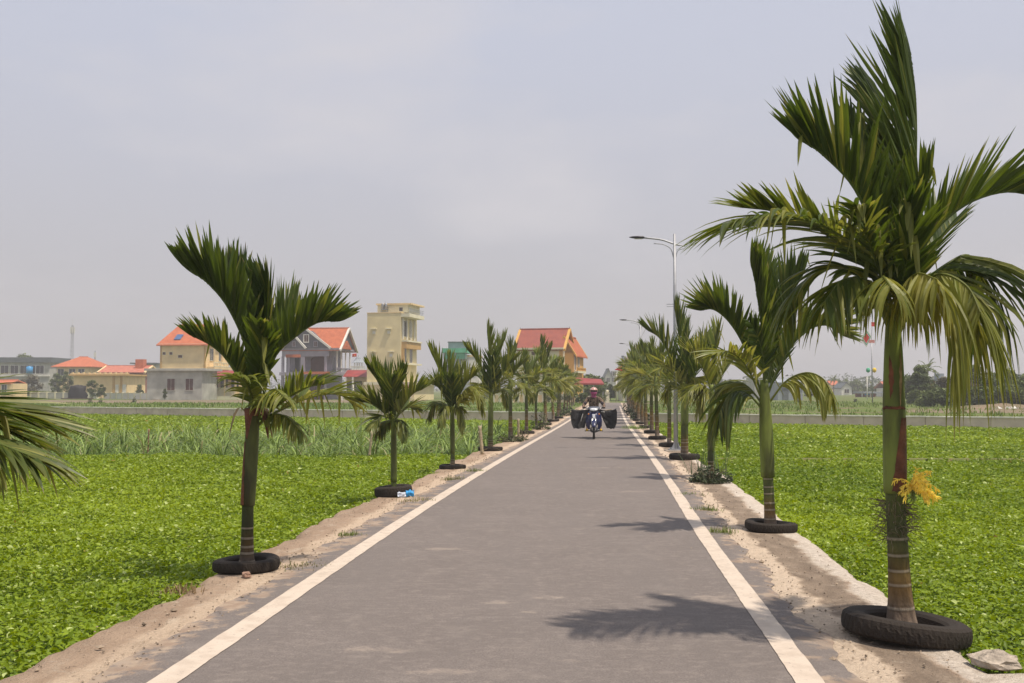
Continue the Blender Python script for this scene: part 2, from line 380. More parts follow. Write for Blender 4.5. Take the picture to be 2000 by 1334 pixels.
strip('verge', rows, verge_material(), attr=att)
# ground sheet to the horizon, field soil hidden by the crops
gm = mat('ground', (.10, .13, .035), .95, .3, .05, col2=(.07, .10, .03))
mb = MB(); mb.add([(-4000, -300, -.42), (4000, -300, -.42), (4000, 6000, -.42), (-4000, 6000, -.42)], [(0, 1, 2, 3)])
tag(mb.build('ground', gm), kind='structure')
# land beyond the canal, a little higher, patchy grass and bare earth
def far_ground():
    m = bpy.data.materials.new('far_land'); m.use_nodes = True; t = m.node_tree; N = t.nodes; K = t.links.new
    b = N['Principled BSDF']; b.inputs['Roughness'].default_value = .95; b.inputs['Specular IOR Level'].default_value = .1
    tc = N.new('ShaderNodeTexCoord')
    n = N.new('ShaderNodeTexNoise'); n.inputs['Scale'].default_value = .22; n.inputs['Detail'].default_value = 9; n.inputs['Roughness'].default_value = .62; K(tc.outputs['Object'], n.inputs['Vector'])
    r = N.new('ShaderNodeValToRGB'); K(n.outputs[0], r.inputs[0])
    e = r.color_ramp.elements; e[0].position = .36; e[0].color = (.17, .13, .08, 1); e[1].position = .50; e[1].color = (.10, .135, .035, 1)
    q = e.new(.66); q.color = (.13, .19, .04, 1)
    K(r.outputs[0], b.inputs['Base Color']); return m
fg = far_ground()
mb = MB()
def fl(x, off=.35): return (x, wallY(x)+off, -.06)
mb.add([fl(-1500), fl(rc(57)-2.4), fl(rc(57)+2.4), fl(1500), (4000, 6000, -.06), (-4000, 6000, -.06)], [(0, 1, 2, 3, 4, 5)])
tag(mb.build('far_land', fg), kind='structure')
# bare earth strip and cart track in front of the houses on the left
em = mat('bare_earth', (.24, .17, .12), .95, .3, .8, col2=(.13, .12, .06))
def patch(name, pts, z, m, n=40, amp=.6):
    vs = []; k = len(pts)
    for i in range(k):
        a, b2 = Vector(pts[i]), Vector(pts[(i+1) % k])
        for j in range(n):
            p = a.lerp(b2, j/n); q = amp*noise.noise((p.x*.35, p.y*.35, z*50)); vs.append((p.x+q, p.y+q, z))
    mbx = MB(); mbx.add(vs, [tuple(range(len(vs)))]); return tag(mbx.build(name, m), kind='structure')
patch('path', [(-110, 121), (-35, 121), (-12, 128), (-12, 148), (-40, 152), (-110, 150)], -.05, em)
patch('path', [(26, 74), (60, 62), (80, 66), (75, 88), (40, 92)], -.05, em)
patch('path', [(rc(118)-10, 117), (rc(118)+9, 115), (rc(118)+10, 122), (rc(118)-10, 123)], -.045, em, 20, .3)
# narrow earth bund across the right field
rows = []
for x in np.arange(4.9, 40, .25):
    y = 25.6-.02*(x-5); j = .05*noise.noise((x*1.3, 3, 0))
    rows.append([(x, y-.16+j, -.30), (x, y-.12+j, -.085), (x, y+.20+j, -.085), (x, y+.45+j, -.30)])
strip('path', rows, mat('bund', (.17, .135, .06), .95, .3, 5, bump=.5, col2=(.10, .15, .03)))

# --- crop leaves -----------------------------------------------------------
rng = np.random.default_rng(7)
def vnoise(x, y, s, seed=0):
    """cheap smooth value noise on arrays"""
    x = x*s+seed*17.3; y = y*s+seed*7.1; xi = np.floor(x); yi = np.floor(y); fx = x-xi; fy = y-yi
    fx = fx*fx*(3-2*fx); fy = fy*fy*(3-2*fy)
    def h(a, b): v = np.sin(a*127.1+b*311.7)*43758.5453; return v-np.floor(v)
    return (h(xi, yi)*(1-fx)+h(xi+1, yi)*fx)*(1-fy)+(h(xi, yi+1)*(1-fx)+h(xi+1, yi+1)*fx)*fy
LEAF = np.array([[0, -.55, 0], [-.33, -.12, .10], [-.25, .28, .10], [0, .62, -.08], [.25, .28, .10], [.33, -.12, .10], [0, .05, -.02]])
LF = np.array([[0, 1, 6], [1, 2, 6], [2, 3, 6], [3, 4, 6], [4, 5, 6], [5, 0, 6]])
def leaves(P, size, tilt, cols, shape=LEAF, faces=LF):
    n = len(P); k = len(shape)
    az = rng.uniform(0, 2*np.pi, n); ti = tilt*np.abs(rng.normal(0, 1, n)); ta = rng.uniform(0, 2*np.pi, n)
    S = shape[None]*size[:, None, None]
    c, s = np.cos(az)[:, None], np.sin(az)[:, None]
    x = S[..., 0]*c-S[..., 1]*s; y = S[..., 0]*s+S[..., 1]*c; z = S[..., 2]
    # tilt around an axis in the plane
    ax, ay = np.cos(ta)[:, None], np.sin(ta)[:, None]
    d = x*ax+y*ay; px_, py_ = x-d*ax, y-d*ay; q = -x*ay+y*ax     # component perpendicular
    ct, st = np.cos(ti)[:, None], np.sin(ti)[:, None]
    q2 = q*ct-z*st; z2 = q*st+z*ct
    x2 = d*ax-q2*ay; y2 = d*ay+q2*ax
    V = np.stack([x2, y2, z2], -1)+P[:, None, :]
    F = (faces[None]+(np.arange(n)*k)[:, None, None]).reshape(-1, faces.shape[1])
    return V.reshape(-1, 3), F, np.repeat(cols, k, 0)
def crop_cols(n, x, y):
    g = rng.uniform(0, 1, n)**1.2; pale = rng.uniform(0, 1, n) < .035
    v = .55*vnoise(x, y, .35, 3)+.45*vnoise(x, y, .11, 8)+.25*(vnoise(x, y, 1.3, 12)-.5)
    a = np.array([.10, .175, .010]); b = np.array([.32, .42, .026])
    t = np.clip(.55*g+.70*v-.16, 0, 1)
    c = a+(b-a)*t[:, None]
    c[pale] = np.array([.55, .64, .24])  # a few leaves coloured pale as painted glints of light
    yel = rng.uniform(0, 1, n) < .001; c[yel] = (.32, .22, .05)
    return c
def field(name, xfun0, xfun1, bands, label=None, zc=-.19):
    Vs = []; Fs = []; Cs = []; off = 0
    for (y0, y1, dens, size) in bands:
        xs0 = min(xfun0(y0), xfun0(y1)); xs1 = max(xfun1(y0), xfun1(y1)); n = int((xs1-xs0)*(y1-y0)*dens)
        x = rng.uniform(xs0, xs1, n); y = rng.uniform(y0, y1, n)
        keep = (x > xfun0(y)) & (x < xfun1(y)) & (np.abs(x) < .62*y+2.0) & (y < wallY(x)-.25) & (vnoise(x, y, 1.2, 5)+rng.uniform(0, 1, n)*.8 > .22)
        x, y = x[keep], y[keep]; n = len(x)
        hum = .10*vnoise(x, y, 1.6, 1)+.05*vnoise(x, y, 5, 2)
        z = zc+hum+rng.uniform(-.09, .05, n)
        sz = size*rng.uniform(.55, 1.25, n)
        V, F, c = leaves(np.c_[x, y, z], sz, .72, crop_cols(n, x, y))
        Vs.append(V); Fs.append(F+off); Cs.append(c); off += len(V)
    o = npmesh(name, np.vstack(Vs), np.vstack(Fs), M['canopy'], np.vstack(Cs)); tag(o, label, 'crop', kind='stuff'); return o
lf0 = lambda y: -.66*y-2.2
lf1 = lambda y: rc(y)-2.78*hw(y)/1.8+.05
rf0 = lambda y: rc(y)+2.93*hw(y)/1.8-.02
rf1 = lambda y: .66*y+2.2
BN = [(2.5, 6.5, 2300, .044), (6.5, 10, 2100, .044), (10, 15, 1500, .048), (15, 21, 850, .058), (21, 27, 560, .07)]
field('crop_field', lf0, lf1, BN, 'low leafy green crop covering the near field left of the road')
field('crop_field', rf0, rf1, BN[:4]+[(21, 25.5, 560, .07)], 'low leafy green crop covering the near field right of the road')
field('crop_field', rf0, rf1, [(26.3, 34, 330, .09), (34, 58, 150, .13)], 'far strip of green crop between the earth bund and canal wall', -.24)
field('crop_field', lf0, lf1, [(34, 45, 180, .11), (45, 84, 90, .15)], 'strip of green crop behind the tall grass left of the road', -.26)
# shaded undergrowth sheet below the leaves
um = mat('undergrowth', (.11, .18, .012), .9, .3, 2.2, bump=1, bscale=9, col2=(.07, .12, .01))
def under(x0, x1, y0, y1, z, name='undergrowth'):
    ys = np.linspace(y0, y1, 60); rows = [[(x0(y)+(x1(y)-x0(y))*k/40, y, z+.05*noise.noise((x0(y)+(x1(y)-x0(y))*k/40, y, 1))) for k in range(41)] for y in ys]
    rows = [[(p[0], min(p[1], wallY(p[0])-.12), p[2]) for p in r] for r in rows]
    return strip(name, rows, um, kind='structure')
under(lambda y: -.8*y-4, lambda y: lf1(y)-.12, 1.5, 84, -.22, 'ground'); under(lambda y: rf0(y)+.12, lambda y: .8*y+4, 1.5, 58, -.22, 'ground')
# tall fodder grass block on the left
def blades(P, length, width, cols, bend=.9, seg=5, lean=None, spread=.5):
    n = len(P); az = rng.uniform(0, 2*np.pi, n); el = R(90)-np.abs(rng.normal(0, spread*.55, n))
    d = np.c_[np.cos(az)*np.cos(el), np.sin(az)*np.cos(el), np.sin(el)]
    side = np.c_[-np.sin(az+rng.normal(0, .5, n)), np.cos(az), np.zeros(n)]; side /= np.linalg.norm(side, axis=1)[:, None]
    p = P.copy(); V = []; out_ = np.c_[np.cos(az), np.sin(az), np.zeros(n)]
    b = bend*rng.uniform(.4, 1.3, n)
    for i in range(seg+1):
        t = i/seg; wv = width*(1-t**1.8)*(.6+.4*min(1, t*4))
        V.append(p-side*wv[:, None]*.5); V.append(p+side*wv[:, None]*.5)
        d = d+(out_*.30+np.array([0, 0, -.34]))*(b*(t+.12))[:, None]; d /= np.linalg.norm(d, axis=1)[:, None]
        p = p+d*(length/seg)[:, None]
    V = np.stack(V, 1); k = 2*(seg+1)
    F = np.array([[2*i, 2*i+1, 2*i+3, 2*i+2] for i in range(seg)])
    F = (F[None]+(np.arange(n)*k)[:, None, None]).reshape(-1, 4)
    return V.reshape(-1, 3), F, np.repeat(cols, k, 0)
Vs, Fs, Cs, off = [], [], [], 0
def gfront(x): return 26.4-.15*(x+1.5)
def gback(x): return 44+.40*(x+1)
for (dens, lo, hi) in ((46, 0, 2.2), (34, 2.2, 30)):
    n = int(26*25*dens); x = rng.uniform(-27, -.2, n); y = rng.uniform(25, 46, n)
    dd = y-gfront(x)
    k = (dd > lo) & (dd < hi) & (y < gback(x)) & (x < rc(y)-3.05) & (x > -.62*y-2); x, y = x[k], y[k]; n = len(x)
    # gather the blades in tufts
    P_ = .62; ix, iy = np.round(x/P_), np.round(y/P_); hsh = lambda a, b_, q: (lambda v: v-np.floor(v))(np.sin(a*127.1+b_*311.7+q)*43758.5453)
    cx = (ix+.7*(hsh(ix, iy, 0)-.5))*P_; cy = (iy+.7*(hsh(ix, iy, 3)-.5))*P_; tf = hsh(ix, iy, 8)
    x = x*.22+cx*.78; y = y*.22+cy*.78
    Lh = rng.uniform(.85, 1.45, n)*(.72+.5*tf); t = np.clip(rng.uniform(0, 1, n)*.75+.3*tf-.02, 0, 1)
    col = np.array([.045, .085, .018])+(np.array([.32, .44, .11])-np.array([.045, .085, .018]))*(t**1.3)[:, None]
    dry = rng.uniform(0, 1, n) < .05; col[dry] = (.38, .34, .18)
    V, F, c = blades(np.c_[x, y, np.full(n, -.42)], Lh, rng.uniform(.026, .05, n)*(1 if lo == 0 else 1.3), col, bend=2.7, spread=1.05)
    Vs.append(V); Fs.append(F+off); Cs.append(c); off += len(V)
o = npmesh('tall_grass', np.vstack(Vs), np.vstack(Fs), M['napier'], np.vstack(Cs), smooth=True)
tag(o, 'block of tall arching fodder grass behind the near left crop', 'grass', kind='stuff')
# scrubby grass on the strip beyond the wall
def scrub(name, n, xr, yr, h, wd, c0, c1, label, cond=None, z=-.06, spread=.8):
    x = rng.uniform(*xr, n); y = rng.uniform(*yr, n); k = (y > wallY(x)+.6) & (np.abs(x-rc(y)) > 2.6) & (vnoise(x, y, .25, 4) > .35)
    if cond is not None: k &= cond(x, y)
    x, y = x[k], y[k]; n = len(x); t = rng.uniform(0, 1, n)
    col = np.array(c0)+(np.array(c1)-np.array(c0))*t[:, None]
    V, F, c = blades(np.c_[x, y, np.full(n, z)], rng.uniform(.5, 1, n)*h, np.full(n, wd), col, bend=.6, seg=3, spread=spread)
    return tag(npmesh(name, V, F, M['napier'], c), label, 'grass', kind='stuff')
scrub('meadow_grass', 26000, (-75, 10), (60, 118), .35, .10, (.08, .14, .02), (.20, .30, .05), 'short rough grass beyond the canal wall left of the road')
scrub('meadow_grass', 16000, (8, 75), (42, 130), .35, .10, (.08, .14, .02), (.20, .28, .05), 'short rough grass beyond the canal wall right of the road')

# ================================================================== CANAL WALL
def wall_piece(x0, x1, label):
    t = empty('canal_wall', ((x0+x1)/2, wallY((x0+x1)/2), -.42), label, 'wall', 'low canal wall')
    ox, oy, oz = t.location
    m1 = MB(); m2 = MB(); n = int(abs(x1-x0)/2.5)
    for i in range(n):
        a, b = x0+(x1-x0)*i/n, x0+(x1-x0)*(i+1)/n
        for (mm, z0, z1, d0, d1) in ((m1, -.42, .29, -.1, .1), (m2, .29, .345+.006*math.sin(i*2.3), -.15, .15)):
            g = .012 if mm is m1 else 0
            pts = [(a+g, wallY(a+g)+d0), (b-g, wallY(b-g)+d0), (b-g, wallY(b-g)+d1), (a+g, wallY(a+g)+d1)]
            vs = [(p[0]-ox, p[1]-oy, z0-oz) for p in pts]+[(p[0]-ox, p[1]-oy, z1-oz) for p in pts]
            mm.add(vs, [(0, 3, 2, 1), (4, 5, 6, 7), (0, 1, 5, 4), (1, 2, 6, 5), (2, 3, 7, 6), (3, 0, 4, 7)])
    m1.build('wall_body', M['wallconc'], t); m2.build('coping', M['wallcap'], t)
xr0 = rc(58)-2.5; xr1 = rc(56)+2.4
wall_piece(-75, xr0, 'low brown concrete canal wall with pale coping left of the road')
wall_piece(xr1, 75, 'low brown concrete canal wall with pale coping right of the road')
# pale concrete strip where the road crosses the canal
mb = MB(); mb.add([(rc(57)-2.4, wallY(rc(57)-2.4)-.25, .024), (rc(57)+2.5, wallY(rc(57)+2.4)-.25, .024), (rc(57)+2.5, wallY(rc(57)+2.4)+.35, .024), (rc(57)-2.4, wallY(rc(57)-2.4)+.35, .024)], [(0, 1, 2, 3)])
tag(mb.build('road_marking', M['wallcap']), kind='structure')

# ================================================================== PALMS
def catmull(pts, n):
    P = [Vector(p) for p in pts]; P = [P[0]*2-P[1]]+P+[P[-1]*2-P[-2]]; out_ = []
    m = len(P)-3
    for i in range(n+1):
        t = i/n*m; k = min(int(t), m-1); u = t-k; a, b, c, d = P[k:k+4]
        out_.append(.5*((2*b)+(c-a)*u+(2*a-5*b+4*c-d)*u*u+(3*b-a-3*c+d)*u**3))
    return out_
GREEN_D = Vector((.036, .068, .012)); GREEN_L = Vector((.145, .200, .028)); YEL = Vector((.38, .37, .08)); BRN = Vector((.38, .29, .15))
def frond_mesh(mbx, pts, rr, L=.6, n=26, beta=45, alpha=(58, 22), droop=.25, hint=None, yellow=0., wid=.036, seg=5, across=2, start=.18, broken=.06, brown=.15, rachis_r=.013, twist=22, green=None, jag=.25):
    """a feather frond along pts; leaflets in a V of angle beta each side"""
    N_ = 22; cur = catmull(pts, N_)
    if across == 3: seg = 7
    mbx.tube(cur, [rachis_r*(1-.85*i/N_)+.002 for i in range(N_+1)], 5, 0, tuple(Vector((.16, .21, .05)).lerp(YEL, yellow*.6)))
    hv = Vector(hint).normalized() if hint is not None else Vector((0, 0, 1))
    gcol = green or rr.uniform(0, 1)
    for i in range(n):
        t = start+(1-start)*(i+.5)/n
        k = t*N_; k0 = min(int(k), N_-1); p0 = cur[k0].lerp(cur[k0+1], k-k0)
        T = (cur[min(k0+1, N_)]-cur[max(k0-1, 0)]).normalized()
        U = hv-T*hv.dot(T)
        if U.length < .15: U = Vector((0, -1, 0))-T*T.y*-1
        U.normalize(); S = T.cross(U).normalized()
        al = R(alpha[0]+(alpha[1]-alpha[0])*t)
        prof = (.55+.45*math.sin(min(1, (t-start)/(1-start)*1.6+.12)*math.pi/2))*(1-.50*max(0, (t-.6)/.4)**1.5)
        for sd in (-1, 1):
            if rr.random() < .02: continue
            be = R(beta+rr.uniform(-12, 12)); aa = al+R(rr.uniform(-6, 6))
            d = T*math.cos(aa)+(S*sd*math.cos(be)+U*math.sin(be))*math.sin(aa); d.normalize()
            wv = (T-d*T.dot(d)); wv = wv.normalized() if wv.length > .05 else U.copy()
            wv = Matrix.Rotation(R(rr.uniform(-twist, twist)), 3, d) @ wv
            ln = L*prof*rr.uniform(1-jag, 1.0+jag*.25); ww = wid*rr.uniform(.7, 1.15)
            kink = rr.randint(1, seg-2) if rr.random() < broken else -1
            dr = droop*rr.uniform(.5, 1.5)
            p = p0.copy(); vs = []; cs = []
            c0 = GREEN_D.lerp(GREEN_L, min(1, max(0, gcol*.6+rr.uniform(-.05, .5)))); yy = min(1, max(0, yellow+rr.uniform(-.25, .25)*(yellow > .02)+(.5 if kink >= 0 else 0)))
            c0 = c0.lerp(YEL, yy); bt = rr.random() < brown+yellow*.5
            if rr.random() < .13: c0 = c0.lerp(YEL, rr.uniform(.25, .6))  # random leaflets lightened: glossy highlights put into the colour
            for s_ in range(seg+1):
                f = s_/seg; hwid = ww*.5*(1-f**2.6)*(.45+.55*min(1, f*5))
                cc = c0.lerp(BRN, (.75 if bt and f > (.9 if across == 3 else .8) else 0))
                nrm = wv.cross(d)
                if across == 3:
                    vs += [p-wv*hwid, p+nrm*hwid*.5, p+wv*hwid]; cs += [tuple(cc)]*3
                else:
                    vs += [p-wv*hwid, p+wv*hwid]; cs += [tuple(cc)]*2
                d = d+Vector((0, 0, -1))*dr*(.25+f)*.35
                if s_ == kink: d = d*.35+Vector((rr.uniform(-.2, .2), rr.uniform(-.2, .2), -1))
                d.normalize(); wv = (wv-d*wv.dot(d)); wv = wv.normalized() if wv.length > .05 else S.copy()
                p = p+d*(ln/seg)
            q = across
            fs = [(s_*q+j, s_*q+j+1, (s_+1)*q+j+1, (s_+1)*q+j) for s_ in range(seg) for j in range(q-1)]
            mbx.add(vs, fs, 0, cs)
RT = [.06, .17, .29, .41, .53, .66]
def trunk_mesh(base, top, rb, rt, rr, rings=7, bend=0., n=14, green_from=.5, dark=0., ring_ts=None):
    """ringed stem from base to top: grey foot, ochre and olive joints with pale leaf scars, green above"""
    m = MB(); pts = []; rad = []; col = []; ts = [q*(1+.04*rr.uniform(-1, 1)) for q in (ring_ts or RT)]
    if rings < 6 and ring_ts is None: ts = [q*(.55+.08*rings) for q in ts]
    K_ = 110; H = (top-base).length; hwr = .011/H*.8
    stops = [(0, (.24, .19, .15)), (.16, (.21, .15, .10)), (.32, (.23, .135, .045)), (.50, (.17, .125, .035)), (.62, (.115, .12, .035)), (.72, (.10, .11, .04)), (1, (.15, .185, .045))]
    tone = [rr.uniform(.78, 1.2) for _ in range(len(ts)+1)]
    for i in range(K_+1):
        t = i/K_; p = base.lerp(top, t)+Vector((math.sin(t*math.pi)*bend, 0, 0))
        r = rt+(rb-rt)*(math.exp(-t*6)*.85+.15*(1-t))
        u = min(1, t*(1+(.55-green_from)*.6)); k = max(j for j in range(len(stops)) if stops[j][0] <= u)
        c = Vector(stops[k][1]) if k == len(stops)-1 else Vector(stops[k][1]).lerp(Vector(stops[k+1][1]), (u-stops[k][0])/(stops[k+1][0]-stops[k][0]))
        seg = sum(1 for q in ts if q < t); c = c*tone[seg]*(1-dark)
        d = min(abs(t-q) for q in ts)
        if d < hwr: c = c.lerp(Vector((.46, .39, .29)), .62); r *= 1.03
        elif d < hwr*2.4: c = c*.8
        pts.append(p); rad.append(r); col.append(tuple(c))
    m.tube(pts, rad, n, 0, col); return m
def tyre_thing(loc, rad, h, label, group, rr, tilt=(0, 0), detail=True):
    t = empty('tyre_planter', loc, label, 'tyre', group); t.rotation_mode = 'ZYX'; t.rotation_euler = (tilt[0], tilt[1], rr.uniform(0, 6))
    m = MB(); n = 160 if detail else 40; ri = rad*.60; prof = []
    pf = [(ri, h*.20), (ri-.004, h*.5), (ri, h*.80), (ri+rad*.05, h*.93), (rad*.78, h*1.02), (rad*.92, h*.98), (rad*.985, h*.86), (rad, h*.66), (rad*1.004, h*.5), (rad, h*.32), (rad*.985, h*.14), (rad*.92, .0), (rad*.78, -.01), (ri+rad*.05, .05*h)]
    vs = []
    for j, (r, z) in enumerate(pf):
        for k in range(n):
            a = 2*math.pi*k/n; r2 = r
            if detail and 5 <= j <= 10 and (k+j//2) % 4 < 1: r2 = r-.006*rad/.4
            wob = 1+.012*math.sin(a*3+rad*9)
            vs.append((r2*wob*math.cos(a), r2*wob*math.sin(a), z+.006*math.sin(a*2+1)))
    mm = len(pf); fs = [(j*n+k, j*n+(k+1) % n, ((j+1) % mm)*n+(k+1) % n, ((j+1) % mm)*n+k) for j in range(mm) for k in range(n)]
    m.add(vs, fs); m.build('tyre', M['tyre'], t, smooth=not detail)
    s = MB(); k_ = 5; vs = [(0, 0, h*.35)]
    for a in range(1, k_+1):
        for b in range(20):
            th = 2*math.pi*b/20; q = ri*1.04*a/k_
            vs.append((q*math.cos(th), q*math.sin(th), h*(.35 if a < k_ else .25)+.016*noise.noise((q*30*math.cos(th), q*30*math.sin(th), loc[1]))))
    fs = [(0, 1+b, 1+(b+1) % 20) for b in range(20)]+[(1+(a-1)*20+b, 1+a*20+b, 1+a*20+(b+1) % 20, 1+(a-1)*20+(b+1) % 20) for a in range(1, k_) for b in range(20)]
    s.add(vs, fs); s.build('soil', M['soil'], t)
    return t
GP = 'areca palms planted along the road verges'; GT = 'old tyres round the palm stems'
def palm_px(base_px, zbase_off, shaft_px, shaft_top_px, fronds, rb, rt, seed, label, tyre=None, rings=8, across=3, dark=0., shaft_mat='shaft', rs=None, trunk_green=.55, leans=0., ring_ts=None):
    """hero palm measured from the photo: base, foot of crownshaft, top of crownshaft, fronds as rachis polylines with a depth offset at the tip"""
    rr = random.Random(seed)
    b = G(*base_px); Y0 = b.y
    t = empty('areca_palm', (b.x, b.y, 0), label, 'palm tree', GP); o = Vector((b.x, b.y, 0))
    s0 = W(*shaft_px, Y0)-o; s1 = W(*shaft_top_px, Y0)-o
    trunk_mesh(Vector((0, 0, .02)), s0, rb, rt, rr, rings, leans, 18, trunk_green, dark, ring_ts).build('trunk', M['trunk'], t, smooth=True)
    m = MB(); K_ = 16; rs = rs or rt*1.12
    pts = [s0.lerp(s1, i/K_)-(s1-s0).normalized()*.01 for i in range(K_+1)]
    m.tube(pts, [rs*(1.0-.45*(i/K_)**2+.10*math.sin(i/K_*math.pi*.9)) for i in range(K_+1)], 18); m.build('crownshaft', M[shaft_mat], t, smooth=True)
    for fi, fr in enumerate(fronds):
        pts, dz, kw = fr
        P = []; k = len(pts)
        for i, q in enumerate(pts):
            tt = (i/(k-1))**1.3
            P.append(W(q[0], q[1], Y0+dz*tt)-o)
        fm = MB(); frond_mesh(fm, P, rr, across=across, **kw)
        fm.build('frond', M['frond'], t, smooth=False)
    if tyre: tyre_thing((b.x+tyre[3][0], b.y+tyre[3][1], tyre[2] if len(tyre) > 4 else .0), tyre[0], tyre[1], tyre[-1][0], GT, rr, tyre[-1][1])
    return t, o, rr
# ---- R1, the tall palm on the right
R1F = [
 ([(1748, 640), (1775, 480), (1788, 320), (1788, 195), (1778, 105)], -.05, dict(L=.80, n=44, beta=70, alpha=(44, 20), droop=-.02, hint=(-1, -.35, .2), green=.55, wid=.042, brown=.05, broken=0, jag=.35)),
 ([(1746, 650), (1770, 500), (1765, 350), (1735, 230), (1710, 170)], .35, dict(L=.62, n=34, beta=62, alpha=(48, 18), droop=0, hint=(-1, .2, .3), green=.1, wid=.045, broken=0)),
 ([(1742, 640), (1715, 480), (1670, 370), (1610, 305), (1568, 275)], -.25, dict(L=.66, n=42, beta=62, alpha=(58, 14), droop=-.02, hint=(.25, -.1, 1), green=.25, wid=.045, broken=.03)),
 ([(1742, 620), (1720, 460), (1690, 330), (1655, 250)], .30, dict(L=.56, n=34, beta=58, alpha=(45, 12), droop=0, hint=(.2, .4, 1), green=.0, wid=.045, broken=0)),
 ([(1740, 640), (1700, 520), (1625, 450), (1515, 420), (1415, 436)], -.45, dict(L=.74, n=50, beta=-2, alpha=(58, 44), droop=.34, green=.45, wid=.036, broken=.05, yellow=.05)),
 ([(1740, 640), (1698, 530), (1610, 455), (1520, 415), (1450, 405)], -.2, dict(L=.46, n=40, beta=30, alpha=(58, 26), droop=.08, green=.7, wid=.034, broken=.03, yellow=.15)),
 ([(1740, 650), (1690, 545), (1620, 520), (1560, 560), (1530, 620)], .35, dict(L=.52, n=32, beta=-10, alpha=(55, 30), droop=.7, green=.3, wid=.038, broken=.1, yellow=.05)),
 ([(1742, 650), (1700, 560), (1650, 545), (1610, 590)], -.35, dict(L=.58, n=34, beta=-25, alpha=(60, 35), droop=1.1, green=.5, wid=.04, yellow=.12, broken=.1)),
 ([(1756, 640), (1800, 490), (1870, 410), (1960, 375), (2050, 390)], -.30, dict(L=.56, n=44, beta=48, alpha=(48, 18), droop=.06, green=.45, wid=.038, broken=.04)),
 ([(1752, 640), (1775, 500), (1795, 400), (1815, 345)], -.25, dict(L=.45, n=32, beta=60, alpha=(40, 14), droop=0, hint=(-.4, 0, 1), green=.6, wid=.04)),
 ([(1752, 640), (1760, 560), (1775, 470), (1770, 400)], -.40, dict(L=.46, n=30, beta=35, alpha=(45, 18), droop=0, hint=(0, -1, .3), green=.2, wid=.05)),
 ([(1756, 650), (1800, 560), (1850, 515), (1895, 500), (1925, 560)], .15, dict(L=1.2, n=42, beta=-35, alpha=(70, 40), droop=1.5, green=.35, wid=.038, yellow=.08, broken=.08, brown=.15)),
 ([(1756, 650), (1795, 560), (1840, 535), (1890, 560), (1915, 610)], -.45, dict(L=1.1, n=36, beta=-45, alpha=(72, 40), droop=1.8, green=.9, wid=.034, yellow=.5, broken=.1, brown=.25)),
 ([(1748, 650), (1762, 570), (1790, 535), (1830, 545)], -.65, dict(L=.62, n=28, beta=-45, alpha=(70, 50), droop=2.0, green=.9, wid=.046, yellow=.75, broken=.1, brown=.3)),
 ([(1748, 640), (1735, 570), (1725, 540), (1740, 560)], -.70, dict(L=.50, n=18, beta=-30, alpha=(70, 50), droop=1.8, green=.9, wid=.04, yellow=.45, broken=.1)),
 ([(1752, 640), (1790, 540), (1830, 470), (1865, 430)], .55, dict(L=.45, n=26, beta=30, alpha=(50, 20), droop=.1, green=.1, wid=.045)),
 ([(1748, 640), (1720, 540), (1690, 450), (1670, 400)], -.55, dict(L=.38, n=22, beta=5, alpha=(50, 20), droop=.3, green=.3, wid=.042, broken=.25)),
]
t, o_, rr = palm_px((1762, 1240), 0, (1748, 960), (1744, 600), R1F, .118, .062, 11, 'tallest areca palm with an orange flower cluster, nearest on the right verge', rings=8, rs=.073, ring_ts=[.04, .18, .33, .446, .55, .66],
    tyre=(.41, .135, 0, (0, -.05), ('large black tyre round the foot of the tall flowering palm', (R(-2), R(6)))))
P0 = G(1762, 1240).y
# dark red dead sheath down one side, ragged lips, flower cluster and old twiggy stalk
def sheath_patch(name, m, parent, s0, s1, rs, t0, t1, a0f, a1f, seed=0, n=10, off=.0025):
    """thin ragged skin lying on the crownshaft between heights t0..t1 and angles a0f(u)..a1f(u) in degrees"""
    mm = MB(); vs = []; k = 22
    for i in range(k+1):
        u = i/k; tt = t0+(t1-t0)*u; c = s0.lerp(s1, tt); rr_ = rs*(1.0-.45*tt**2+.10*math.sin(tt*math.pi*.9))+off
        A0 = a0f(u)+7*noise.noise((u*9, seed, 0)); A1 = a1f(u)+7*noise.noise((u*9, seed+5, 0)); A1 = max(A1, A0+.5)
        for j in range(n+1):
            a = R(A0+(A1-A0)*j/n); dz = .012*noise.noise((j*.8, seed, i > k/2)) if i in (0, k) else 0
            vs.append((c.x+rr_*math.cos(a), c.y+rr_*math.sin(a), c.z+dz))
    mm.add(vs, [(i*(n+1)+j, i*(n+1)+j+1, (i+1)*(n+1)+j+1, (i+1)*(n+1)+j) for i in range(k) for j in range(n)])
    return mm.build(name, M[m], parent, smooth=True)
S0, S1 = W(1748, 960, P0)-o_, W(1744, 600, P0)-o_
sheath_patch('dead_sheath', 'deadsheath', t, S0, S1, .073, .005, .40, lambda u: -126+52*u, lambda u: -10, 1)
sheath_patch('dead_sheath', 'deadsheath', t, S0, S1, .073, .445, .46, lambda u: -205+30*u, lambda u: -20-40*u, 4)
sheath_patch('dry_sheath', 'drysheath', t, S0, S1, .073, .46, .78, lambda u: -80+14*u-6*math.sin(u*3.1), lambda u: -80+14*u+12*math.sin(u*3.1), 7)
sheath_patch('dry_sheath', 'deadsheath', t, S0, S1, .073, .50, .74, lambda u: -128-8*u-4*math.sin(u*3.1), lambda u: -128-8*u+22*math.sin(u*3.1), 9)
fmb = MB(); base = W(1768, 962, P0-.07)-o_
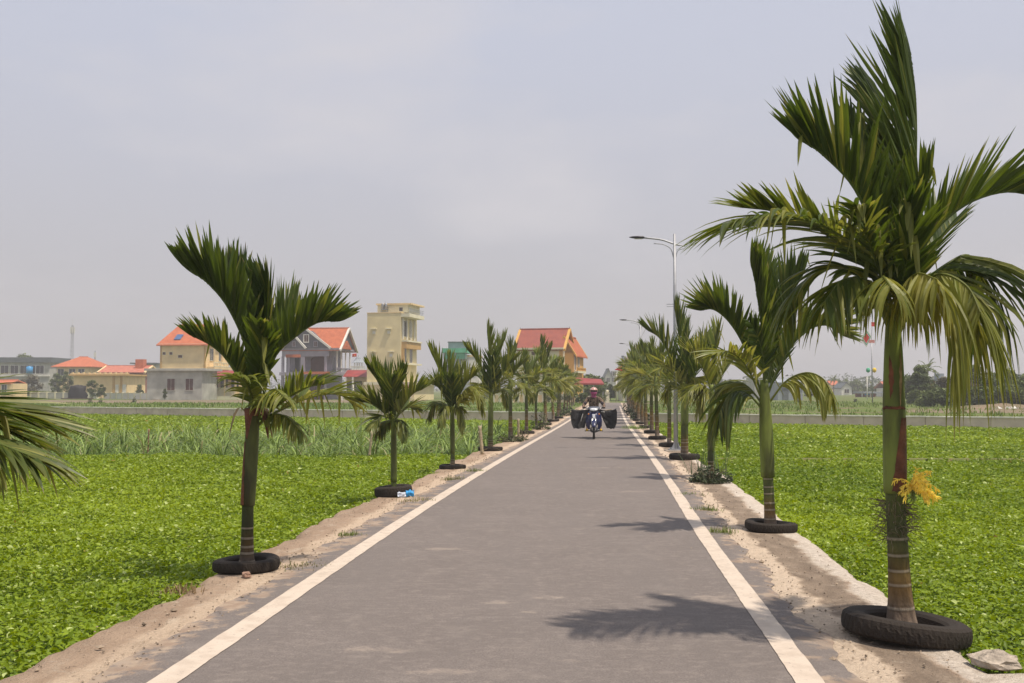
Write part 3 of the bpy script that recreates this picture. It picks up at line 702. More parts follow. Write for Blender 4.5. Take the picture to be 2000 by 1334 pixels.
for i in range(30):
    d = Vector((rr.uniform(-.35, 1), rr.uniform(-.8, .4), rr.uniform(.1, 1.1))).normalized(); ln = rr.uniform(.10, .17)
    st = base+Vector((.045, -.02, .035)); p = [st]
    for k in range(6):
        d = (d+Vector((rr.uniform(-.2, .3), rr.uniform(-.2, .2), -.28))).normalized(); p.append(p[-1]+d*ln/6)
    fmb.tube(p, [.004, .004, .0036, .0034, .003, .0025, .002], 4)
    for q in p[1:]:
        for _ in range(4):
            e = (d+Vector((rr.uniform(-1, 1), rr.uniform(-1, 1), rr.uniform(-1, .6)))).normalized()*rr.uniform(.018, .04)
            fmb.tube([q, q+e*.55, q+e+Vector((0, 0, -.006))], [.0028, .0036, .0022], 4)
fmb.tube([base-Vector((.03, 0, .02)), base+Vector((.03, -.01, .01)), base+Vector((.06, -.02, .06))], .012, 6)
fmb.build('flower_cluster', M['flower'], t)
gmb = MB()
for i in range(26):
    d = Vector((rr.uniform(0, 1), rr.uniform(-.6, .3), rr.uniform(-1, .3))).normalized(); st = base+Vector((.03, -.02, .03)); p = [st]
    for k in range(3):
        d = (d+Vector((rr.uniform(-.3, .3), rr.uniform(-.3, .3), rr.uniform(-.3, .1)))).normalized(); p.append(p[-1]+d*.03)
    gmb.tube(p, [.005, .004, .003, .002], 4)
gmb.build('flower_stalk', M['rachis'], t)
tw = MB(); c = W(1749, 1010, P0)-o_
for i in range(170):
    a = rr.uniform(0, 6.28); st = c+Vector((.066*math.cos(a), .066*math.sin(a), rr.uniform(-.14, .12))); d = Vector((math.cos(a), math.sin(a), rr.uniform(-.9, .8))).normalized(); p = [st]
    for k in range(4):
        d = (d+Vector((rr.uniform(-.5, .5), rr.uniform(-.5, .5), rr.uniform(-.5, .5)))).normalized(); p.append(p[-1]+d*rr.uniform(.014, .042))
    tw.tube(p, [.0035, .003, .0026, .002, .0012], 3)
tw.build('old_flower_stalk', M['twig'], t)
# ---- L1, the big palm on the left
L1F = [
 ([(500, 800), (484, 690), (448, 605), (408, 555), (372, 528)], -.3, dict(L=.64, n=44, beta=66, alpha=(62, 16), droop=-.05, hint=(.35, -.1, 1), green=.35, wid=.062, broken=0, jag=.3)),
 ([(500, 800), (488, 690), (470, 600), (448, 530)], .35, dict(L=.64, n=34, beta=58, alpha=(48, 14), droop=0, hint=(.5, .3, 1), green=.1, wid=.065, broken=0)),
 ([(508, 800), (535, 700), (580, 655), (620, 630), (658, 626)], -.3, dict(L=.50, n=44, beta=64, alpha=(64, 18), droop=.0, hint=(-.1, -.1, 1), green=.35, wid=.055, broken=.02)),
 ([(505, 800), (515, 700), (525, 620), (522, 560)], -.15, dict(L=.60, n=34, beta=50, alpha=(40, 12), droop=0, hint=(-.3, -.6, .4), green=.15, wid=.06, broken=0)),
 ([(508, 800), (530, 710), (550, 650), (575, 600)], .4, dict(L=.62, n=34, beta=58, alpha=(50, 15), droop=0, hint=(-.3, 0, 1), green=.0, wid=.055, broken=0)),
 ([(500, 810), (462, 725), (420, 680), (375, 655)], -.35, dict(L=.40, n=36, beta=48, alpha=(60, 20), droop=.05, green=.4, wid=.045, broken=.02)),
 ([(500, 810), (470, 745), (440, 700), (410, 665)], .4, dict(L=.48, n=24, beta=55, alpha=(50, 20), droop=0, hint=(.2, 0, 1), green=.7, wid=.04, yellow=.2)),
 ([(510, 820), (545, 790), (590, 760), (630, 750)], -.5, dict(L=.42, n=28, beta=30, alpha=(52, 25), droop=.15, green=.6, wid=.04, yellow=.1, brown=.3)),
 ([(510, 820), (560, 795), (610, 775), (660, 770), (690, 790)], .35, dict(L=.40, n=26, beta=25, alpha=(60, 30), droop=.4, green=.3, wid=.04, yellow=.2, brown=.8, broken=.2)),
 ([(505, 830), (530, 810), (560, 815), (590, 845)], -.4, dict(L=.30, n=18, beta=-20, alpha=(50, 30), droop=1.2, green=.4, wid=.04, yellow=.25, brown=.6, broken=.2)),
 ([(500, 810), (490, 770), (478, 745), (455, 730)], -.6, dict(L=.34, n=18, beta=10, alpha=(60, 40), droop=.6, green=.7, wid=.04, yellow=.3)),
 ([(505, 800), (508, 730), (512, 680), (505, 640)], -.45, dict(L=.40, n=22, beta=10, alpha=(40, 15), droop=.1, hint=(0, -1, .2), green=.0, wid=.06)),
 ([(505, 820), (515, 780), (535, 760), (555, 775)], -.7, dict(L=.36, n=16, beta=-20, alpha=(60, 40), droop=.9, green=.8, wid=.042, yellow=.35)),
]
t, o_, rr = palm_px((482, 1112), 0, (484, 985), (500, 730), L1F, .082, .052, 21, 'dark spreading areca palm with a wide crown, nearest whole palm on the left verge', rings=6, rs=.064, dark=.45, ring_ts=[.10, .23, .33, .47, .64], shaft_mat='shaftdark',
    tyre=(.30, .105, 0, (0, 0), ('black tyre with a pinkish stone against it, nearest on the left verge', (0, R(-2)))))
P0 = G(482, 1112).y
sheath_patch('dead_sheath', 'deadsheath', t, W(484, 985, P0)-o_, W(500, 730, P0)-o_, .064, .0, .48, lambda u: -185, lambda u: -108-25*u, 3)
for k, (dx, dzz, a) in enumerate(((-.10, -.16, 200), (.09, -.20, -35), (.16, -.12, -20), (.02, -.2, -90))):
    m = MB(); c = W(494, 812, P0)-o_; r0 = Vector((math.cos(R(a)), math.sin(R(a)), 0)); sd = Vector((-r0.y, r0.x, 0))
    vs = []
    for i in range(7):
        f = i/6; p = c+r0*(.05+.16*f)+Vector((0, 0, .12*math.sin(f*3)-.22*f*f)); wv = .055*(1-f**2)+.006
        vs += [p-sd*wv, p+r0*.02*math.sin(f*3), p+sd*wv]
    m.add(vs, [(i*3+j, i*3+j+1, i*3+j+4, i*3+j+3) for i in range(6) for j in range(2)]); ob = m.build('dry_sheath', M['deadsheath' if k % 2 else 'drysheath'], t, smooth=True)
# ---- R2
R2F = [
 ([(1492, 760), (1490, 660), (1478, 570), (1470, 520)], -.3, dict(L=.66, n=36, beta=58, alpha=(36, 10), droop=0, hint=(.6, -.5, .3), green=.75, wid=.06, broken=0)),
 ([(1494, 760), (1496, 660), (1495, 570), (1492, 520)], .3, dict(L=.62, n=34, beta=50, alpha=(38, 10), droop=0, hint=(.4, .5, .3), green=.4, wid=.06, broken=0)),
 ([(1488, 770), (1455, 680), (1425, 630), (1395, 605), (1372, 605)], -.25, dict(L=.55, n=40, beta=58, alpha=(60, 18), droop=0, hint=(.2, -.1, 1), green=.4, wid=.05)),
 ([(1496, 760), (1520, 660), (1540, 590), (1562, 545)], -.1, dict(L=.70, n=38, beta=62, alpha=(52, 12), droop=0, hint=(-.5, 0, 1), green=.3, wid=.055)),
 ([(1498, 770), (1530, 700), (1570, 650), (1610, 635), (1640, 650)], -.2, dict(L=.56, n=38, beta=56, alpha=(56, 18), droop=.05, green=.5, wid=.045, yellow=.05)),
 ([(1488, 780), (1460, 720), (1430, 690), (1400, 690)], -.5, dict(L=.52, n=26, beta=5, alpha=(60, 25), droop=.3, green=.9, wid=.045, yellow=.35)),
 ([(1500, 790), (1535, 745), (1575, 728), (1608, 740), (1625, 770)], -.4, dict(L=.62, n=26, beta=-40, alpha=(65, 35), droop=1.5, green=.8, wid=.045, yellow=.6, brown=.3, broken=.1)),
 ([(1490, 800), (1455, 765), (1425, 770), (1405, 810)], -.2, dict(L=.75, n=30, beta=-40, alpha=(60, 25), droop=1.4, green=.3, wid=.048, brown=.2, yellow=.05)),
 ([(1494, 770), (1490, 700), (1480, 660), (1465, 630)], -.5, dict(L=.42, n=24, beta=10, alpha=(45, 20), droop=.15, hint=(0, -1, .4), green=.1, wid=.05)),
 ([(1496, 780), (1515, 730), (1530, 690), (1550, 660)], .5, dict(L=.42, n=24, beta=30, alpha=(50, 20), droop=.1, green=.0, wid=.05)),
 ([(1490, 790), (1460, 755), (1430, 745), (1395, 770)], .4, dict(L=.5, n=24, beta=-20, alpha=(60, 30), droop=.9, green=.3, wid=.045, yellow=.3, brown=.5)),
]
t, o_, rr = palm_px((1505, 1036), 0, (1500, 930), (1492, 740), R2F, .085, .058, 31, 'areca palm with yellowing drooping fronds, second from the front on the right verge', rings=5, rs=.078, ring_ts=[.2, .38, .5, .66, .82, .985],
    tyre=(.30, .105, 0, (0, 0), ('black tyre round the second palm on the right verge', (0, R(3)))))
# ---- L2, L3, L4
def gfr(cx, cy, spec, **kw):
    """fan of fronds: spec = (tip x, tip y, arch px, depth, beta, droop, yellow, green, L)"""
    out_ = []
    for (tx, ty, ar, dz, be, dr, ye, gr, L_) in spec:
        p1 = (cx+(tx-cx)*.30, cy+(ty-cy)*.38-ar*.6); p2 = (cx+(tx-cx)*.66, cy+(ty-cy)*.74-ar*.75)
        d = dict(L=L_*1.08, n=32, beta=be*1.2, alpha=(52, 16), droop=dr, yellow=ye, green=gr, wid=.045, brown=.08+ye*.6); d.update(kw)
        if be > 30 and abs(tx-cx) < abs(ty-cy)*.5: d['hint'] = (-.6 if tx > cx else .6, -.5, .4); d['alpha'] = (36, 10)
        out_.append(([(cx, cy), p1, p2, (tx, ty)], dz, d))
    return out_
L2S = gfr(769, 826, [(722, 722, 5, -.3, 50, 0, .05, .5, .45), (700, 785, 10, -.4, 35, .05, .15, .4, .50), (745, 735, 5, .3, 45, 0, 0, .2, .5), (790, 735, 5, -.2, 50, 0, 0, .1, .50),
   (825, 760, 10, -.3, 35, 0, .25, .7, .46), (730, 830, 20, -.5, 5, .4, .15, .3, .40), (810, 800, 15, .4, 20, .2, .2, .3, .38), (765, 745, 0, -.45, 20, 0, 0, 0, .45), (740, 845, 20, .4, -20, .8, .1, .2, .35), (790, 850, 25, -.3, -30, 1.0, .2, .4, .30)])
palm_px((769, 968), 0, (769, 940), (769, 800), L2S, .052, .042, 41, 'short vase shaped areca palm with litter by its tyre, second on the left verge', rings=3, rs=.048, trunk_green=.1, across=3,
    tyre=(.29, .15, 0, (0, 0), ('black tyre with blue and white litter against it, second on the left verge', (0, R(-4)))))
L3S = gfr(883, 810, [(843, 690, 0, -.2, 40, 0, .1, .9, .55), (875, 705, 0, .3, 45, 0, .1, .7, .55), (925, 735, 8, -.3, 40, 0, .25, .8, .55), (842, 750, 12, -.4, 35, .1, .1, .5, .5), (838, 812, 35, .3, -15, .8, .2, .3, .45),
   (935, 775, 35, -.4, -10, .8, .5, .6, .55), (945, 800, 50, .3, -20, 1.0, .5, .6, .5), (905, 720, 4, .4, 35, 0, .05, .3, .5), (860, 825, 35, -.6, -20, 1.0, .3, .3, .4), (880, 740, 0, -.5, 15, .1, .0, .1, .45), (905, 835, 40, -.4, -30, 1.1, .4, .4, .4)])
palm_px((884, 915), 0, (884, 885), (883, 780), L3S, .060, .044, 51, 'areca palm with loose drooping yellowish side fronds, third on the left verge', rings=4, rs=.05, trunk_green=.35, across=3,
    tyre=(.28, .08, 0, (0, 0), ('flattened black tyre round the third palm on the left verge', (0, 0))))
L4S = gfr(959, 780, [(952, 650, 0, -.2, 40, 0, .12, .9, .75), (915, 685, 8, -.4, 45, 0, .05, .4, .65), (985, 665, 4, .3, 40, 0, .1, .8, .7), (1003, 705, 8, -.2, 40, .05, .05, .4, .6), (920, 735, 15, .4, 25, .2, .05, .2, .6),
   (1000, 745, 20, -.5, 0, .6, .15, .3, .55), (925, 770, 30, -.5, -10, .7, .3, .4, .5), (990, 790, 35, .4, -20, .9, .2, .3, .45), (960, 700, 0, -.5, 20, .1, 0, .1, .6)])
palm_px((958, 880), 0, (958, 850), (959, 745), L4S, .082, .064, 61, 'tall bright topped areca palm fourth along the left verge', rings=5, rs=.07, trunk_green=.45, across=2,
    tyre=(.33, .10, 0, (0, 0), ('black tyre round the fourth palm on the left verge', (0, 0))))
# ---- R3, R4
R3S = gfr(1392, 775, [(1350, 690, 12, -.3, 30, .1, .4, .9, .6), (1405, 640, 0, .3, 35, 0, .25, .9, .55), (1440, 700, 12, .3, 25, .1, .3, .6, .5), (1340, 770, 25, -.4, -10, .7, .45, .6, .6), (1365, 800, 40, -.3, -30, 1.2, .5, .5, .55),
   (1430, 760, 25, -.4, -20, 1.0, .3, .5, .5), (1375, 660, 0, .5, 30, 0, .1, .3, .5)])
palm_px((1388, 936), 0, (1388, 880), (1390, 750), R3S, .07, .055, 71, 'straggly yellowed areca palm rising from a leafy bush on the right verge', rings=4, rs=.06, dark=.3, across=2)
R4S = gfr(1338, 778, [(1318, 605, 0, -.2, 45, 0, 0, .25, .80), (1265, 645, 22, -.3, 45, 0, 0, .15, .72), (1345, 640, 0, .4, 40, 0, .05, .5, .75), (1388, 660, 14, .2, 42, 0, .02, .4, .65), (1375, 720, 20, -.6, 20, .1, 0, .5, .70),
   (1290, 720, 25, -.5, 10, .4, .35, .7, .7), (1370, 770, 45, -.5, -30, 1.0, .35, .5, .75), (1300, 770, 35, .4, -20, 1.0, .3, .4, .6), (1340, 680, 0, -.6, 20, .1, 0, .05, .7)])
R4T = palm_px((1337, 897), 0, (1337, 830), (1338, 745), R4S, .105, .085, 81, 'stout areca palm with a broad dark crown beside the nearest street lamp', rings=4, rs=.09, across=2, trunk_green=.8,
    tyre=(.36, .13, 0, (0, 0), ('black tyre round the stout palm beside the nearest street lamp', (0, 0))))
# ---- L0, mostly out of frame to the left: only its fronds reach in
L0S = [([(-320, 960), (-200, 800), (-60, 790), (70, 820)], -.1, dict(L=.50, n=58, beta=8, alpha=(52, 16), droop=.14, green=.25, wid=.034, yellow=.08, brown=.5)),
       ([(-320, 960), (-200, 850), (-60, 850), (60, 890)], -.4, dict(L=.48, n=56, beta=-4, alpha=(56, 18), droop=.35, green=.2, wid=.032, yellow=.10, brown=.6, broken=.15)),
       ([(-320, 960), (-220, 850), (-90, 840), (-10, 900)], .3, dict(L=.40, n=24, beta=-20, alpha=(55, 30), droop=1.0, green=.6, wid=.04, yellow=.3, brown=.9, broken=.1)),
       ([(-320, 960), (-210, 830), (-80, 815), (40, 850)], .25, dict(L=.44, n=54, beta=15, alpha=(54, 18), droop=.25, green=.4, wid=.032, yellow=.08, brown=.5, broken=.08)),
       ([(-320, 960), (-330, 700), (-300, 500), (-250, 420)], 0, dict(L=.5, n=26, beta=40, alpha=(40, 14), droop=0, hint=(-.6, 0, .5), green=.3, wid=.05)),
       ([(-320, 960), (-450, 760), (-560, 700), (-680, 740)], .2, dict(L=.5, n=26, beta=25, alpha=(50, 20), droop=.1, green=.3, wid=.05)),
       ([(-320, 960), (-400, 760), (-450, 560)], .8, dict(L=.5, n=26, beta=35, alpha=(45, 20), droop=.1, green=.3, wid=.05)),
       ([(-320, 960), (-250, 770), (-200, 600)], .9, dict(L=.45, n=26, beta=35, alpha=(45, 20), droop=.1, green=.2, wid=.05))]
rr = random.Random(5); b = Vector((rc(4.3)-2.62, 4.3, 0)); t = empty('areca_palm', b, 'palm at the left edge whose ragged frond tips reach into view', 'palm tree', GP)
s1 = W(-320, 960, 4.3)-b
trunk_mesh(Vector((0, 0, .02)), s1*.55, .075, .05, rr, 4, 0, 14, .3).build('trunk', M['trunk'], t, smooth=True)
m = MB(); m.tube([s1*.5, s1*.8, s1*1.02], [.06, .06, .04], 14); m.build('crownshaft', M['shaft'], t, smooth=True)
for pts, dz, kw in L0S:
    fm = MB(); k = len(pts); frond_mesh(fm, [W(q[0], q[1], 4.3+dz*(i/(k-1)))-b for i, q in enumerate(pts)], rr, across=3, **kw); fm.build('frond', M['frond'], t)

# ---- the rest of the rows: six variants copied down the road
def generic_palm(seed, H=2.1, shaft=.55, nf=9, yel=.2):
    rr = random.Random(seed); t = empty('areca_palm', (0, 0, 0)); top = Vector((rr.uniform(-.06, .06), 0, H))
    tr_top = Vector((top.x*.7, 0, H-shaft))
    trunk_mesh(Vector((0, 0, .02)), tr_top, .088, .062, rr, 5, rr.uniform(-.03, .03), 10, .5).build('trunk', M['trunk'], t, smooth=True)
    m = MB(); m.tube([tr_top.lerp(top, i/8) for i in range(9)], [.068*(1-.45*(i/8)**2+.1*math.sin(i/8*2.8)) for i in range(9)], 10); m.build('crownshaft', M['shaft'], t, smooth=True)
    for i in range(nf):
        az = i*2.399+rr.uniform(-.3, .3); e = R(84-i*92/nf+rr.uniform(-8, 8)); ln = rr.uniform(.85, 1.15)*(1.15 if i < 3 else 1.0)
        d = Vector((math.cos(az)*math.cos(e), math.sin(az)*math.cos(e), math.sin(e))); p = top-Vector((0, 0, .08+.02*i)); P = [p]
        g = .05+.30*(i/nf)
        for k in range(4): P.append(P[-1]+d*ln/4); d = (d+Vector((0, 0, -g*(1+k*.6)))).normalized()
        fm = MB(); old = i/nf
        frond_mesh(fm, P, rr, L=rr.uniform(.56, .7), n=26, beta=58-85*old, alpha=(50, 16), droop=.02+.9*max(0, old-.35), hint=(-math.cos(az)*.6, -math.sin(az)*.6, .7), yellow=(yel*rr.uniform(.8, 2.2) if old > .40 else .08), wid=.055, across=2, seg=4, green=rr.uniform(.4, 1), brown=.05+.3*old)
        fm.build('frond', M['frond'], t)
    return t
variants = [generic_palm(101+i, nf=9+(i % 3), yel=(.1, .25, .4, .15, .3, .2)[i]) for i in range(6)]
LR = [  # left row: base pixel, crown start y, label
 ((997, 861), 762, 'fifth areca palm along the left verge, dense crown over a leafy base'), ((1028, 847), 768, 'sixth areca palm along the left verge'),
 ((1048, 838), 778, 'seventh areca palm along the left verge, small with a pale drooping frond'), ((1065, 830), 748, 'eighth areca palm along the left verge, taller than its neighbours'),
 ((1081, 823), 765, 'ninth areca palm along the left verge'), ((1090, 817), 768, 'tenth areca palm along the left verge')]
RRW = [((1307, 872), 785, 'fifth areca palm along the right verge, just past the nearest street lamp'), ((1284, 858), 770, 'sixth areca palm along the right verge'), ((1273, 846), 765, 'seventh areca palm along the right verge'),
 ((1262, 836), 765, 'eighth areca palm along the right verge'), ((1254, 828), 768, 'ninth areca palm along the right verge'), ((1247, 822), 765, 'tenth areca palm along the right verge'), ((1241, 816), 768, 'eleventh areca palm along the right verge')]
ORD = ['fifth', 'sixth', 'seventh', 'eighth', 'ninth', 'tenth', 'eleventh', 'twelfth', 'thirteenth', 'fourteenth', 'fifteenth', 'sixteenth', 'seventeenth', 'eighteenth']
uses = [0]*6; rr = random.Random(77)
def place_palm(x, y, sc, vi, label, tyre_label=None, rz=None, trd=.30):
    o = variants[vi] if uses[vi] == 0 else copy_tree(variants[vi]); uses[vi] += 1
    o.location = (x, y, 0); o.rotation_euler = (0, 0, rr.uniform(0, 6.28) if rz is None else rz); o.scale = (sc, sc, sc)
    tag(o, label, 'palm tree', GP)
    if tyre_label: tyre_thing((x, y, 0), trd, .11, tyre_label, GT, rr, (R(rr.uniform(-3, 3)), R(rr.uniform(-3, 3))), detail=False)
for i, (bp, cs, lab) in enumerate(LR):
    b = G(*bp); h = W(bp[0], cs-18, b.y).z; place_palm(b.x, b.y, h/2.1*1.06, (i*5+1) % 6, lab, None if i in (0, 2) else 'black tyre round the %s palm on the left verge' % ORD[i])
for i, (bp, cs, lab) in enumerate(RRW):
    b = G(*bp); h = W(bp[0], cs-22, b.y).z; place_palm(b.x, b.y, h/2.1*1.12, (i*5+3) % 6, lab, 'black tyre round the %s palm on the right verge' % ORD[i])
for i in range(6):
    y = 64+i*7.5
    place_palm(rc(y)-2.5-.12*i, y, rr.uniform(.85, 1.05), (i*2+1) % 6, '%s areca palm along the left verge, beyond the canal wall' % ORD[6+i])
for i in range(6):
    y = 63+i*7.2
    place_palm(rc(y)+2.2, y, rr.uniform(1.15, 1.35), (i*2) % 6, '%s areca palm along the right verge, beyond the canal wall' % ORD[7+i])

# ================================================================== VERGE DETAILS
def leafy_bush(name, loc, r, h, n, label, cat, c0, c1, seed, size=.06, group=None):
    t = empty(name, loc, label, cat, group); rg = np.random.default_rng(seed); rr = random.Random(seed)
    m = MB()
    for i in range(max(5, n//60)):
        a = rr.uniform(0, 6.28); e = Vector((math.cos(a)*r*.8, math.sin(a)*r*.8, h*rr.uniform(.6, 1)))
        m.tube([(0, 0, 0), e*.5+Vector((0, 0, .1*h)), e], [.008, .006, .003], 4)
    m.build('stem', M['twig'], t)
    a = rg.uniform(0, 6.28, n); q = r*np.sqrt(rg.uniform(0, 1, n)); z = h*rg.uniform(.05, 1, n)*(1-.55*(q/r)**2)*(.7+.5*np.sin(a*3+seed))
    P = np.c_[q*np.cos(a), q*np.sin(a), np.maximum(.02, z)]; tt = rg.uniform(0, 1, n)[:, None]; cols = np.array(c0)+(np.array(c1)-np.array(c0))*tt
    V, F, c = leaves(P, size*rg.uniform(.6, 1.3, n), .8, cols)
    npmesh('leaves', V, F, M['foliage'], c, parent=t)
    return t
b = G(1388, 942); leafy_bush('bush', (b.x, b.y, 0), .38, .28, 900, 'dark purplish leafy bush at the foot of the straggly right palm', 'bush', (.03, .035, .02), (.10, .13, .06), 3, .055)
b = G(1385, 930); V, F, c = blades(np.c_[rng.normal(b.x, .16, 70), rng.normal(b.y, .1, 70), np.zeros(70)], rng.uniform(.3, .75, 70), np.full(70, .016), np.tile([.10, .15, .07], (70, 1)), bend=.4)
tag(npmesh('grass_tuft', V, F, M['napier'], c), 'tall thin grass tuft rising from the purplish bush', 'grass tuft')
b = G(997, 862); leafy_bush('bush', (b.x, b.y-.1, 0), .42, .22, 420, 'low dark bush round the fifth palm on the left verge', 'bush', (.04, .05, .025), (.16, .17, .08), 4, .07)
b = G(1012, 860); leafy_bush('bush', (b.x+.15, b.y, 0), .20, .42, 200, 'small upright shrub beside the fifth palm on the left verge', 'bush', (.06, .07, .03), (.18, .18, .09), 14, .05)
b = G(1048, 839); leafy_bush('bush', (b.x+.15, b.y-.1, 0), .40, .85, 420, 'upright leafy shrub at the foot of the seventh left palm', 'bush', (.05, .06, .03), (.14, .17, .07), 5, .08)
b = G(1098, 812); leafy_bush('bush', (b.x, b.y, 0), .8, .7, 420, 'dark round shrub at the far end of the left palm row', 'bush', (.02, .035, .015), (.06, .09, .04), 6, .12)
for i, (px, py, r, h) in enumerate(((1232, 812, .6, .9), (1226, 806, .7, .9), (1238, 820, .5, .7))):
    b = G(px, py); leafy_bush('bush', (b.x+.3, b.y, 0), r, h, 380, ['dark round bush right of the road where it meets the canal', 'farthest dark bush in the right row, past the canal wall', 'dark bush under the tenth right palm'][i], 'bush', (.02, .03, .015), (.07, .09, .04), 30+i, .12)
def tuft(px, py, n, L_, label, col=(.16, .20, .05), r=.10):
    b = G(px, py); rg = np.random.default_rng(px)
    V, F, c = blades(np.c_[rg.normal(b.x, r, n), rg.normal(b.y, r*.7, n), np.zeros(n)], rg.uniform(.5, 1, n)*L_, np.full(n, .010), np.array(col)*rg.uniform(.6, 1.3, n)[:, None], bend=.9, seg=3, spread=1.4)
    tag(npmesh('grass_tuft', V, F, M['napier'], c), label, 'grass tuft')
tuft(685, 1047, 120, .08, 'small weed tuft between the first two left tyres', r=.07)
tuft(884, 938, 160, .12, 'dry weed clump in front of the third left tyre', (.20, .20, .08), .10)
tuft(925, 922, 120, .12, 'green weed tuft beside the road by the third left palm', r=.10)
tuft(812, 980, 90, .10, 'thin weeds beside the littered left tyre', (.22, .20, .08), .12)
tuft(355, 1157, 120, .10, 'dead brown weed at the field edge by the nearest left tyre', (.28, .20, .10), .09)
tuft(590, 1108, 160, .06, 'flat weeds in the dust right of the nearest left tyre', (.14, .14, .05), .16)
tuft(1412, 1042, 130, .11, 'green weed tuft left of the second right tyre', r=.08)
tuft(1380, 998, 130, .11, 'green weed tuft on the right verge before the purplish bush', r=.09)
tuft(1345, 967, 80, .08, 'faint weeds along the right line before the purplish bush', r=.12)
tuft(1236, 838, 240, .28, 'bright green grass clump on the right verge beside the motorcycle', (.20, .30, .05), .22)
tuft(1235, 805, 160, .3, 'grass clump at the right end of the canal crossing', (.12, .2, .05), .3)
# loose gravel and clods
gr = MB(); rr = random.Random(9)
for i in range(2000):
    Y = 4.0+22*rr.random()**1.7; sd = rr.choice((-1, 1)); off_ = sd*rr.triangular(1.9, 2.85, 2.2); x = rc(Y)+off_*hw(Y)/1.8; s = rr.uniform(.003, .010)*(1+Y*.03)
    if rr.random() < .015: s *= 2.2
    if rr.random() < .15: x += rr.choice((-1, 1))*rr.uniform(0, .5)
    vs = [(x+s*rr.uniform(.6, 1.3)*a, Y+s*rr.uniform(.6, 1.3)*b_, .012+s*rr.uniform(.4, .9)*c_) for a, b_, c_ in ((1, 0, 0), (0, 1, 0), (-1, 0, 0), (0, -1, 0), (0, 0, 1), (0, 0, -1))]
    k = rr.uniform(.35, 1.25)
    gr.add(vs, [(0, 1, 4), (1, 2, 4), (2, 3, 4), (3, 0, 4), (1, 0, 5), (2, 1, 5), (3, 2, 5), (0, 3, 5)], 0, (.38*k, .30*k, .22*k))
tag(gr.build('gravel', mat('gravel', (1, 1, 1), .95, .1, 5, tint=True)), 'loose gravel and crumbs of earth along both dusty verges', 'gravel', kind='stuff')
def rock(px, py, s, label, m, seed, cat='stone', sq=(1, 1, 1), name='stone', z=0.):
    b = G(px, py); mbx = MB(); vs = []; n = 10
    for i in range(n+1):
        for j in range(14):
            th = math.pi*i/n; ph = 2*math.pi*j/14; d = Vector((math.sin(th)*math.cos(ph), math.sin(th)*math.sin(ph), math.cos(th)))
            d = Vector([math.copysign(abs(c)**.7, c) for c in d]); q = s*(1+.38*noise.noise(d*1.6+Vector((seed, 0, 0)))); vs.append((d.x*q*sq[0], d.y*q*sq[1], max(-.1*s, d.z*q*sq[2])+s*sq[2]*.6))
    mbx.add(vs, [(i*14+j, (i+1)*14+j, (i+1)*14+(j+1) % 14, i*14+(j+1) % 14) for i in range(n) for j in range(14)])
    o = mbx.build(name, m); o.location = (b.x, b.y, z); o.rotation_euler = (0, 0, seed); tag(o, label, cat); return o
rock(481, 1130, .05, 'pinkish stone lying against the nearest left tyre', M['stone'], 2.1, sq=(1, .7, .7))
rock(1945, 1300, .13, 'rough concrete lump at the field edge, bottom right corner', M['concrete'], .35, 'concrete block', (.95, 1.0, .45), 'concrete_block', -.02)
# litter by the second left tyre
b = G(768, 968)
def crumple(name, m, parent, x0, x1, y, z0, z1, seed):
    mbx = MB(); nx, nzz = 16, 9; vs = []
    for j in range(nzz):
        for i in range(nx):
            u, v = i/(nx-1), j/(nzz-1); q = noise.noise((u*4+seed, v*3, seed)); vs.append((x0+(x1-x0)*u, y+.035*q-.02*math.sin(v*3), z0+(z1-z0)*v*(1-.15*q)+.02*noise.noise((u*3, seed, 0))))
    mbx.add(vs, [(j*nx+i, j*nx+i+1, (j+1)*nx+i+1, (j+1)*nx+i) for j in range(nzz-1) for i in range(nx-1)]); o = mbx.build(name, m, parent, smooth=True); s = o.modifiers.new('s', 'SOLIDIFY'); s.thickness = .004; return o
lt = empty('litter', (b.x+.20, b.y-.30, .0), 'crumpled blue and white plastic wrapper against the second left tyre', 'litter')
lt.rotation_euler = (R(-18), 0, R(18))
crumple('blue_wrapper', M['bluewrap'], lt, .03, .155, 0, .015, .11, 2.2); crumple('white_wrapper', M['whitewrap'], lt, -.10, .026, 0, .005, .085, 5.1)
# stakes
def stake(px0, py0, px1, py1, r, m, label, z=-.3, node=True):
    b = G(px0, py0, z); tp = W(px1, py1, b.y); t = empty('stake', b, label, 'stake', 'stakes in the left field'); mm = MB()
    d = tp-b; k = 9; mm.tube([d*(i/k) for i in range(k+1)], [r*(1.18 if node and i % 3 == 0 else 1) for i in range(k+1)], 8); mm.build('pole', m, t, smooth=True)
    c_ = MB(); c_.tube([d*.985, d*1.004], r*1.1, 8); c_.build('cut_end', M['wallcap'], t)
stake(288, 897, 291, 838, .018, M['redstake'], 'reddish stake in front of the tall grass at left')
stake(719, 908, 727, 842, .03, M['bamboo'], 'leaning weathered stake in the tall grass by the second left palm')
stake(942, 888, 937, 832, .04, M['bamboo'], 'pale bamboo stake left of the fourth left palm', 0)
stake(1013, 858, 1012, 818, .04, M['bamboo'], 'thin pale stake between the fifth and sixth left palms', 0)
# dead stems at the right edge of the frame
b = Vector((3.03, 5.9, -.2)); t = empty('dead_stems', b, 'thin dark dead stems at the bottom right corner', 'twigs'); m = MB(); rr = random.Random(4)
for i in range(7):
    d = Vector((rr.uniform(-.35, .5), rr.uniform(-.3, .3), 1)).normalized(); p = [Vector((rr.uniform(-.03, .03), 0, 0))]
    for k in range(5): p.append(p[-1]+d*.06); d = (d+Vector((rr.uniform(-.3, .3), rr.uniform(-.3, .3), -.05))).normalized()
    m.tube(p, [.004, .0035, .003, .0025, .002, .001], 4)
m.build('stems', M['darktwig'], t)

